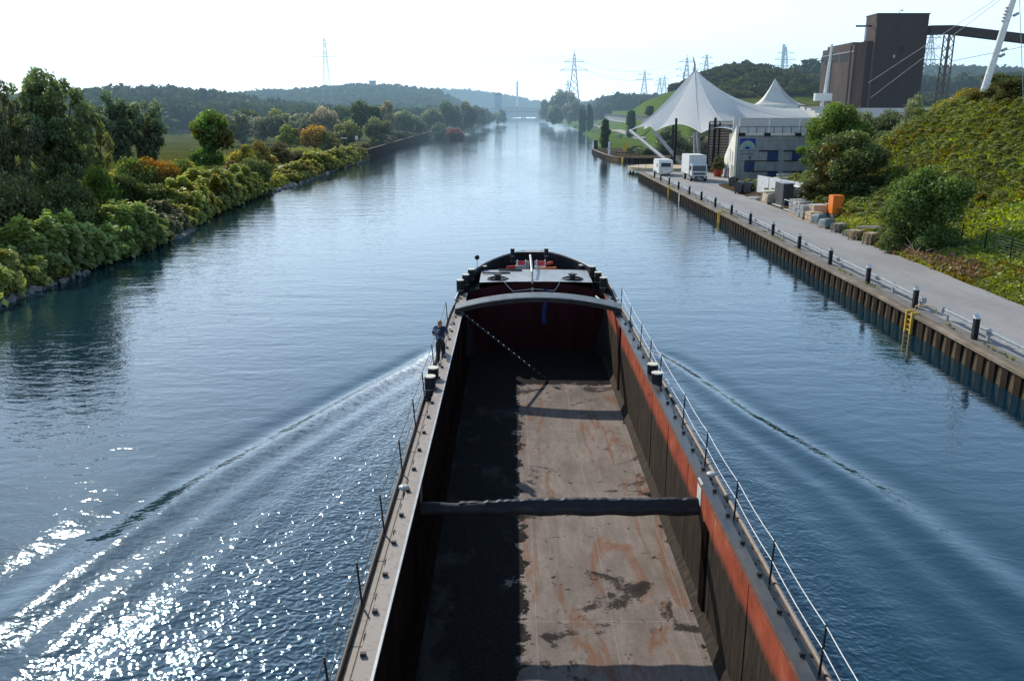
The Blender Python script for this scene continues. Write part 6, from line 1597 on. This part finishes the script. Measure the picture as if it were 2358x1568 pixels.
for k,(x,y,h,m) in enumerate(((28.75,81.,.75,'wood'),(28.6,83.1,1.15,'plastic_wrap'),(28.85,84.9,1.3,'plastic_wrap'),(29.0,86.7,1.35,'plastic_wrap'))):
    crate_pile('wrapped_pallet_load',['open wooden crate at the near end of the wrapped loads','plastic wrapped pale load next to the wooden crate','middle plastic wrapped pale load','plastic wrapped load beside the steel cage trolley'][k],'pallet load',x,y,1.2,1.35,h,m,.15,True,None,.08)
cg=wroot('cage_trolley','empty galvanised cage frame standing on the road edge','trolley',(29.4,89.2,Q))
b=MB();
for xx in (28.75,30.0):
    for yy in (88.2,90.2): b.bar((xx,yy,Q),(xx,yy,Q+1.15),.05,'galv')
for zz in (Q+.15,Q+1.15): b.bar((28.75,88.2,zz),(30.,88.2,zz),.04,'galv').bar((28.75,90.2,zz),(30.,90.2,zz),.04,'galv').bar((28.75,88.2,zz),(28.75,90.2,zz),.04,'galv').bar((30.,88.2,zz),(30.,90.2,zz),.04,'galv')
for k in range(6): b.bar((28.75+.25*k,88.2,Q+.1),(28.75+.25*k,88.2,Q+1.15),.02,'galv')
b.build('cage_frame',cg);MB().bb(28.8,29.95,88.25,90.15,Q+.1,Q+.14,'wood').build('cage_floor',cg)
# tall stack of dark slatted panels on pallet
ps=wroot('panel_stack','tall stack of dark grey louvred panels standing on a pale pallet','panel stack',(30,94,Q))
for k in range(7):
    x=29.35+.16*k;b=MB();b.bb(x,x+.12,92.6,95.6,Q+.2,Q+2.55,'dark_plastic')
    if k==0:
        for j in range(11): b.bb(x-.03,x+.0,92.62,95.58,Q+.28+.2*j,Q+.36+.2*j,'dark_plastic')
    b.build('louvre_panel',ps)
MB().bb(29.1,30.6,92.4,95.9,Q+.1,Q+.18,'concrete_light').bb(29.15,29.3,92.4,95.9,Q,Q+.1,'concrete_light').bb(29.8,29.95,92.4,95.9,Q,Q+.1,'concrete_light').build('pallet_base',ps)
MB().bb(29.3,30.5,92.55,95.65,Q+2.56,Q+2.62,'galv').build('top_sheet',ps)
cgr=wroot('mesh_gate_stack','stack of galvanised fence grids beside the louvred panels','grid stack',(31.2,93.4,Q))
for k in range(4):
    x=30.75+.16*k;b=MB()
    for zz in (Q+.1,Q+2.2): b.bar((x,92.6,zz),(x,95.,zz),.04,'galv')
    for j in range(9): b.bar((x,92.6+.3*j,Q+.1),(x,92.6+.3*j,Q+2.2),.022,'galv')
    b.build('grid_panel',cgr)
# rolled mats standing in a row
for k,(m,lb) in enumerate((('dark_plastic','dark rolled mat at the left of the bundle row'),('wood','beige bundle of slats second in the row'),('sand','sand coloured bundle third in the row'),('wood_grey','brown bundle next to the louvred panels'))):
    crate_pile('slat_bundle',lb,'bundle',29.75-.12*k,99.6-1.05*k,1.5,.75,1.25-.1*(k>0),m,.1,True,'cream_top' if k in (1,2) else None,.12)
crate_pile('tarp_sheet','crumpled blue grey tarpaulin on the ground by the yellow bin','tarpaulin',29.6,102.4,1.9,2.2,.28,'tarp_grey',.4,False,None,.12)
crate_pile('blue_sack','small blue sack beside the crumpled tarpaulin','sack',30.2,101.2,.7,.9,.45,'blue',.4,False,None,.15)
crate_pile('timber_crate','brown crates behind the waste containers','crate',32.1,112.,1.6,1.4,.9,'wood',.2)
b=MB();b.bb(-.9,.9,-.5,.5,.9,1.05,'white_paint');
for xx in (-.8,.8): b.bb(xx-.05,xx+.05,-.4,.4,0,.9,'grey_paint')
b.bb(-.7,.9,-.3,.4,1.3,1.45,'galv');b.bb(-.05,.05,-.05,.05,1.05,1.3,'grey_paint');o=b.build('trestle_table');o.location=(34.6,110.,Q+.9);tag(o,'white metal trestle table in front of the hall wall','table')
crate_pile('dumpster','dark green open dumpster behind the white hoarding','dumpster',34.2,101.5,3.2,2.4,1.7,'green_plastic',.1,False,None,.05)
crate_pile('dumpster','second dark green dumpster closer to the trees','dumpster',33.6,97.3,2.6,2.2,1.8,'green_plastic',.15,False,None,.05)
rs5=random.Random(55)
mm=['white_paint','rust','wood','tarp_grey','concrete_light','red','galv','dark_plastic','sand']
lb5=['white sheet scrap leaning','rusty scrap part','broken wooden crate','grey scrap bundle','pale plaster board','red plastic box','steel frame part','black plastic tub','light cardboard box']
for k in range(9):
    x=31.9+rs5.uniform(-.5,.9);y=84.5+k*1.15;s=rs5.uniform(.45,.9);b=MB();b.box((0,0,s/2),(s,s*1.1,s),mm[k],rs5.random(),rs5.uniform(-.2,.2));b.box((.1,.1,s),(s*.8,s*.3,s*.5),mm[k],rs5.random(),.3)
    o=b.build('scrap_piece');o.location=(x,y,Q+rs5.uniform(0,.5));tag(o,lb5[k]+' in the junk pile under the trees','scrap')
# dry branches of the felled shrub
b=MB()
for k in range(14):
    a=rs5.uniform(0,6.28);p=Vector((28.9+rs5.uniform(-.4,.4),60+rs5.uniform(-1.5,1.5),Q+.1));q=p+Vector((math.cos(a)*.9,math.sin(a)*.9,rs5.uniform(.3,1.5)));b.tube([p,p.lerp(q,.5)+Vector((0,0,.2)),q],[.035,.02,.01],'sand',5)
o=b.build('dry_branches');tag(o,'bare pale dry branches among the red weeds','branches')
# ---------------------------------------------------------------- people
def person(x,y,z,yaw,label,shirt='shirt',trou='trousers',hairm='hair',H_=1.76,pose='walk',detail=True):
    r=root('person',label,'person',(x,y,z),None,yaw);k=H_/1.76
    def skin(name,verts,edges,radii,m,parent,sub_=2):
        me=bpy.data.meshes.new(name);me.from_pydata([tuple(c*k for c in v) for v in verts],edges,[]);o=bpy.data.objects.new(name,me);COL.objects.link(o);o.parent=parent
        md=o.modifiers.new('skin','SKIN');
        for i,rr_ in enumerate(radii):
            a=(rr_,rr_) if isinstance(rr_,(int,float)) else rr_
            me.skin_vertices[0].data[i].radius=(a[0]*k,a[1]*k)
        me.skin_vertices[0].data[0].use_root=True;md.use_smooth_shade=True
        sd=o.modifiers.new('sub','SUBSURF');sd.levels=sub_;sd.render_levels=sub_
        me.materials.append(M[m]);return o
    # the figure looks along +y; the weight is on the left foot, the right heel is lifted; forearms brought together in front
    J=dict(pel=(0,0,.95),sp=(0,.0,1.15),ch=(0,.02,1.36),nk=(0,.01,1.50),hd=(0,.04,1.60),top=(0,.04,1.71),
      shL=(-.19,.01,1.43),shR=(.19,.01,1.43),elL=(-.27,-.05,1.17),elR=(.28,-.05,1.17),wrL=(-.15,.20,1.12),wrR=(.17,.21,1.14),
      hpL=(-.09,0,.91),hpR=(.09,0,.91),knL=(-.10,.05,.50),knR=(.11,.12,.51),anL=(-.10,-.04,.09),anR=(.12,-.16,.17),
      toL=(-.11,.15,.035),toR=(.12,.05,.06),haL=(-.09,.27,1.13),haR=(.10,.28,1.15))
    n=list(J);V=[J[a] for a in n];ix={a:i for i,a in enumerate(n)}
    E=[('pel','sp'),('sp','ch'),('ch','nk'),('nk','hd'),('hd','top'),('ch','shL'),('ch','shR'),('shL','elL'),('shR','elR'),('elL','wrL'),('elR','wrR'),('wrL','haL'),('wrR','haR'),
       ('pel','hpL'),('pel','hpR'),('hpL','knL'),('hpR','knR'),('knL','anL'),('knR','anR'),('anL','toL'),('anR','toR')]
    Rr_=dict(pel=(.11,.085),sp=(.125,.095),ch=(.15,.1),nk=.052,hd=(.078,.092),top=(.06,.07),shL=.058,shR=.058,elL=.04,elR=.04,wrL=.027,wrR=.027,haL=(.034,.02),haR=(.034,.02),hpL=.09,hpR=.09,knL=.058,knR=.058,anL=.036,anR=.036,toL=(.04,.025),toR=(.04,.025))
    body=skin('body',V,[(ix[a],ix[b_]) for a,b_ in E],[Rr_[a] for a in n],'skin',r)
    if detail:
        for s,hn,wn in ((-1,'haL','wrL'),(1,'haR','wrR')):
            h=Vector(J[hn]);w_=Vector(J[wn]);d=(h-w_).normalized();sd_=Vector((0,0,1)).cross(d).normalized()
            for f in range(4):
                o_=h+Vector((0,0,-.026+.017*f))+d*.01;l=(.05,.06,.063,.055)[f];vv=[o_,o_+d*l*.5,o_+d*l*.8-sd_*s*.018,o_+d*l*.8-sd_*s*.045]
                skin('finger',[tuple(v) for v in vv],[(0,1),(1,2),(2,3)],[.0095,.009,.008,.007],'skin',body,1)
            o_=w_.lerp(h,.55)+Vector((0,0,.03));vv=[o_,o_+d*.03+Vector((0,0,.025)),o_+d*.06+Vector((0,0,.02))-sd_*s*.01];skin('thumb',[tuple(v) for v in vv],[(0,1),(1,2)],[.012,.010,.008],'skin',body,1)
    # face
    b=MB();hd=Vector(J['hd'])*k
    def blob(c,rx_,ry_,rz_,m,bb=b,n1=10,n2=8):
        vs=[];fs=[]
        for i in range(n2+1):
            t=math.pi*i/n2
            for j in range(n1): a=2*math.pi*j/n1;vs.append((c[0]+rx_*math.sin(t)*math.cos(a),c[1]+ry_*math.sin(t)*math.sin(a),c[2]+rz_*math.cos(t)))
        for i in range(n2):
            for j in range(n1): q=i*n1+j;p_=i*n1+(j+1)%n1;fs.append((q,p_,p_+n1,q+n1))
        bb.add(vs,fs,m,True)
    if detail:
        for s in (-1,1): blob(hd+Vector((s*.032,.082,.035)),.012,.01,.01,'black_paint');blob(hd+Vector((s*.082,.0,.02)),.014,.022,.034,'skin')
        blob(hd+Vector((0,.102,.01)),.013,.02,.026,'skin');blob(hd+Vector((0,.09,-.04)),.026,.01,.008,'red');b.build('face',r)
    b=MB();blob(hd+Vector((0,-.012,.055)),.09,.098,.085,hairm,b,14,10);blob(hd+Vector((0,-.04,.01)),.083,.07,.09,hairm,b,14,10);b.build('hair',r)
    # clothing
    sv=['sp0','sp','ch','neck','shL','shR','elL','elR'];SV=[(0,0,.86),(0,0,1.1),(0,.02,1.36),(0,.01,1.46),J['shL'],J['shR'],(-.262,-.045,1.2),(.272,-.045,1.2)]
    skin('shirt',SV,[(0,1),(1,2),(2,3),(2,4),(2,5),(4,6),(5,7)],[(.20,.16),(.19,.15),(.205,.145),.08,.095,.095,.085,.085],shirt,r)
    TV=[(0,0,1.04),(0,0,.93),J['hpL'],J['hpR'],J['knL'],J['knR'],J['anL'],J['anR']]
    skin('trousers',TV,[(0,1),(1,2),(1,3),(2,4),(3,5),(4,6),(5,7)],[(.17,.14),(.175,.145),.12,.12,.092,.092,.078,.078],trou,r)
    for a,t_ in (('anL','toL'),('anR','toR')):
        p=Vector(J[a]);q=Vector(J[t_]);skin('shoe',[tuple(p+Vector((0,-.03,-.045))),tuple(p.lerp(q,.5)+Vector((0,0,-.01))),tuple(q+Vector((0,.04,.0)))],[(0,1),(1,2)],[(.045,.04),(.048,.036),(.044,.028)],'shoe',r,1)
    return r
person(-2.8,31.9,1.63,.03,'ginger haired man in dark patterned shirt walking along the barge deck')
b=MB();b.tube([(-2.8,32.17,2.72),(-2.8,32.19,2.86)],.035,'white_paint',12).tube([(-2.8,32.19,2.86),(-2.8,32.2,2.87)],.03,'black_paint',12)
o=b.build('mug');tag(o,'pale mug held by the man on the barge deck','mug')
for px,py,lb,sh,t_ in ((671,413,'person in light blue at the stony left shore','sign_green','trousers'),(443.5,364,'distant person in white sitting out by the left towpath','white_paint','trousers')):
    p=g(px,py,1.3);person(p.x,p.y,gl(p.x,p.y)+.1,2.,lb,sh,t_,detail=False)
for zx,lb,sh in ((880,'walker in pale clothes on the far right bank path','white_paint'),(932,'walker in dark clothes on the far right bank path','shirt')):
    x,y=zm(1620,280,7.127)(zx,755);p=g(x,y,4.0);Yp=p.y
    for _ in range(12):
        zz=gr(p.x,p.y);p=g(x,y,zz+.05)
    person(p.x,p.y,gr(p.x,p.y),3.,lb,sh,detail=False)
# coot swimming
p=g(1385,342,0)
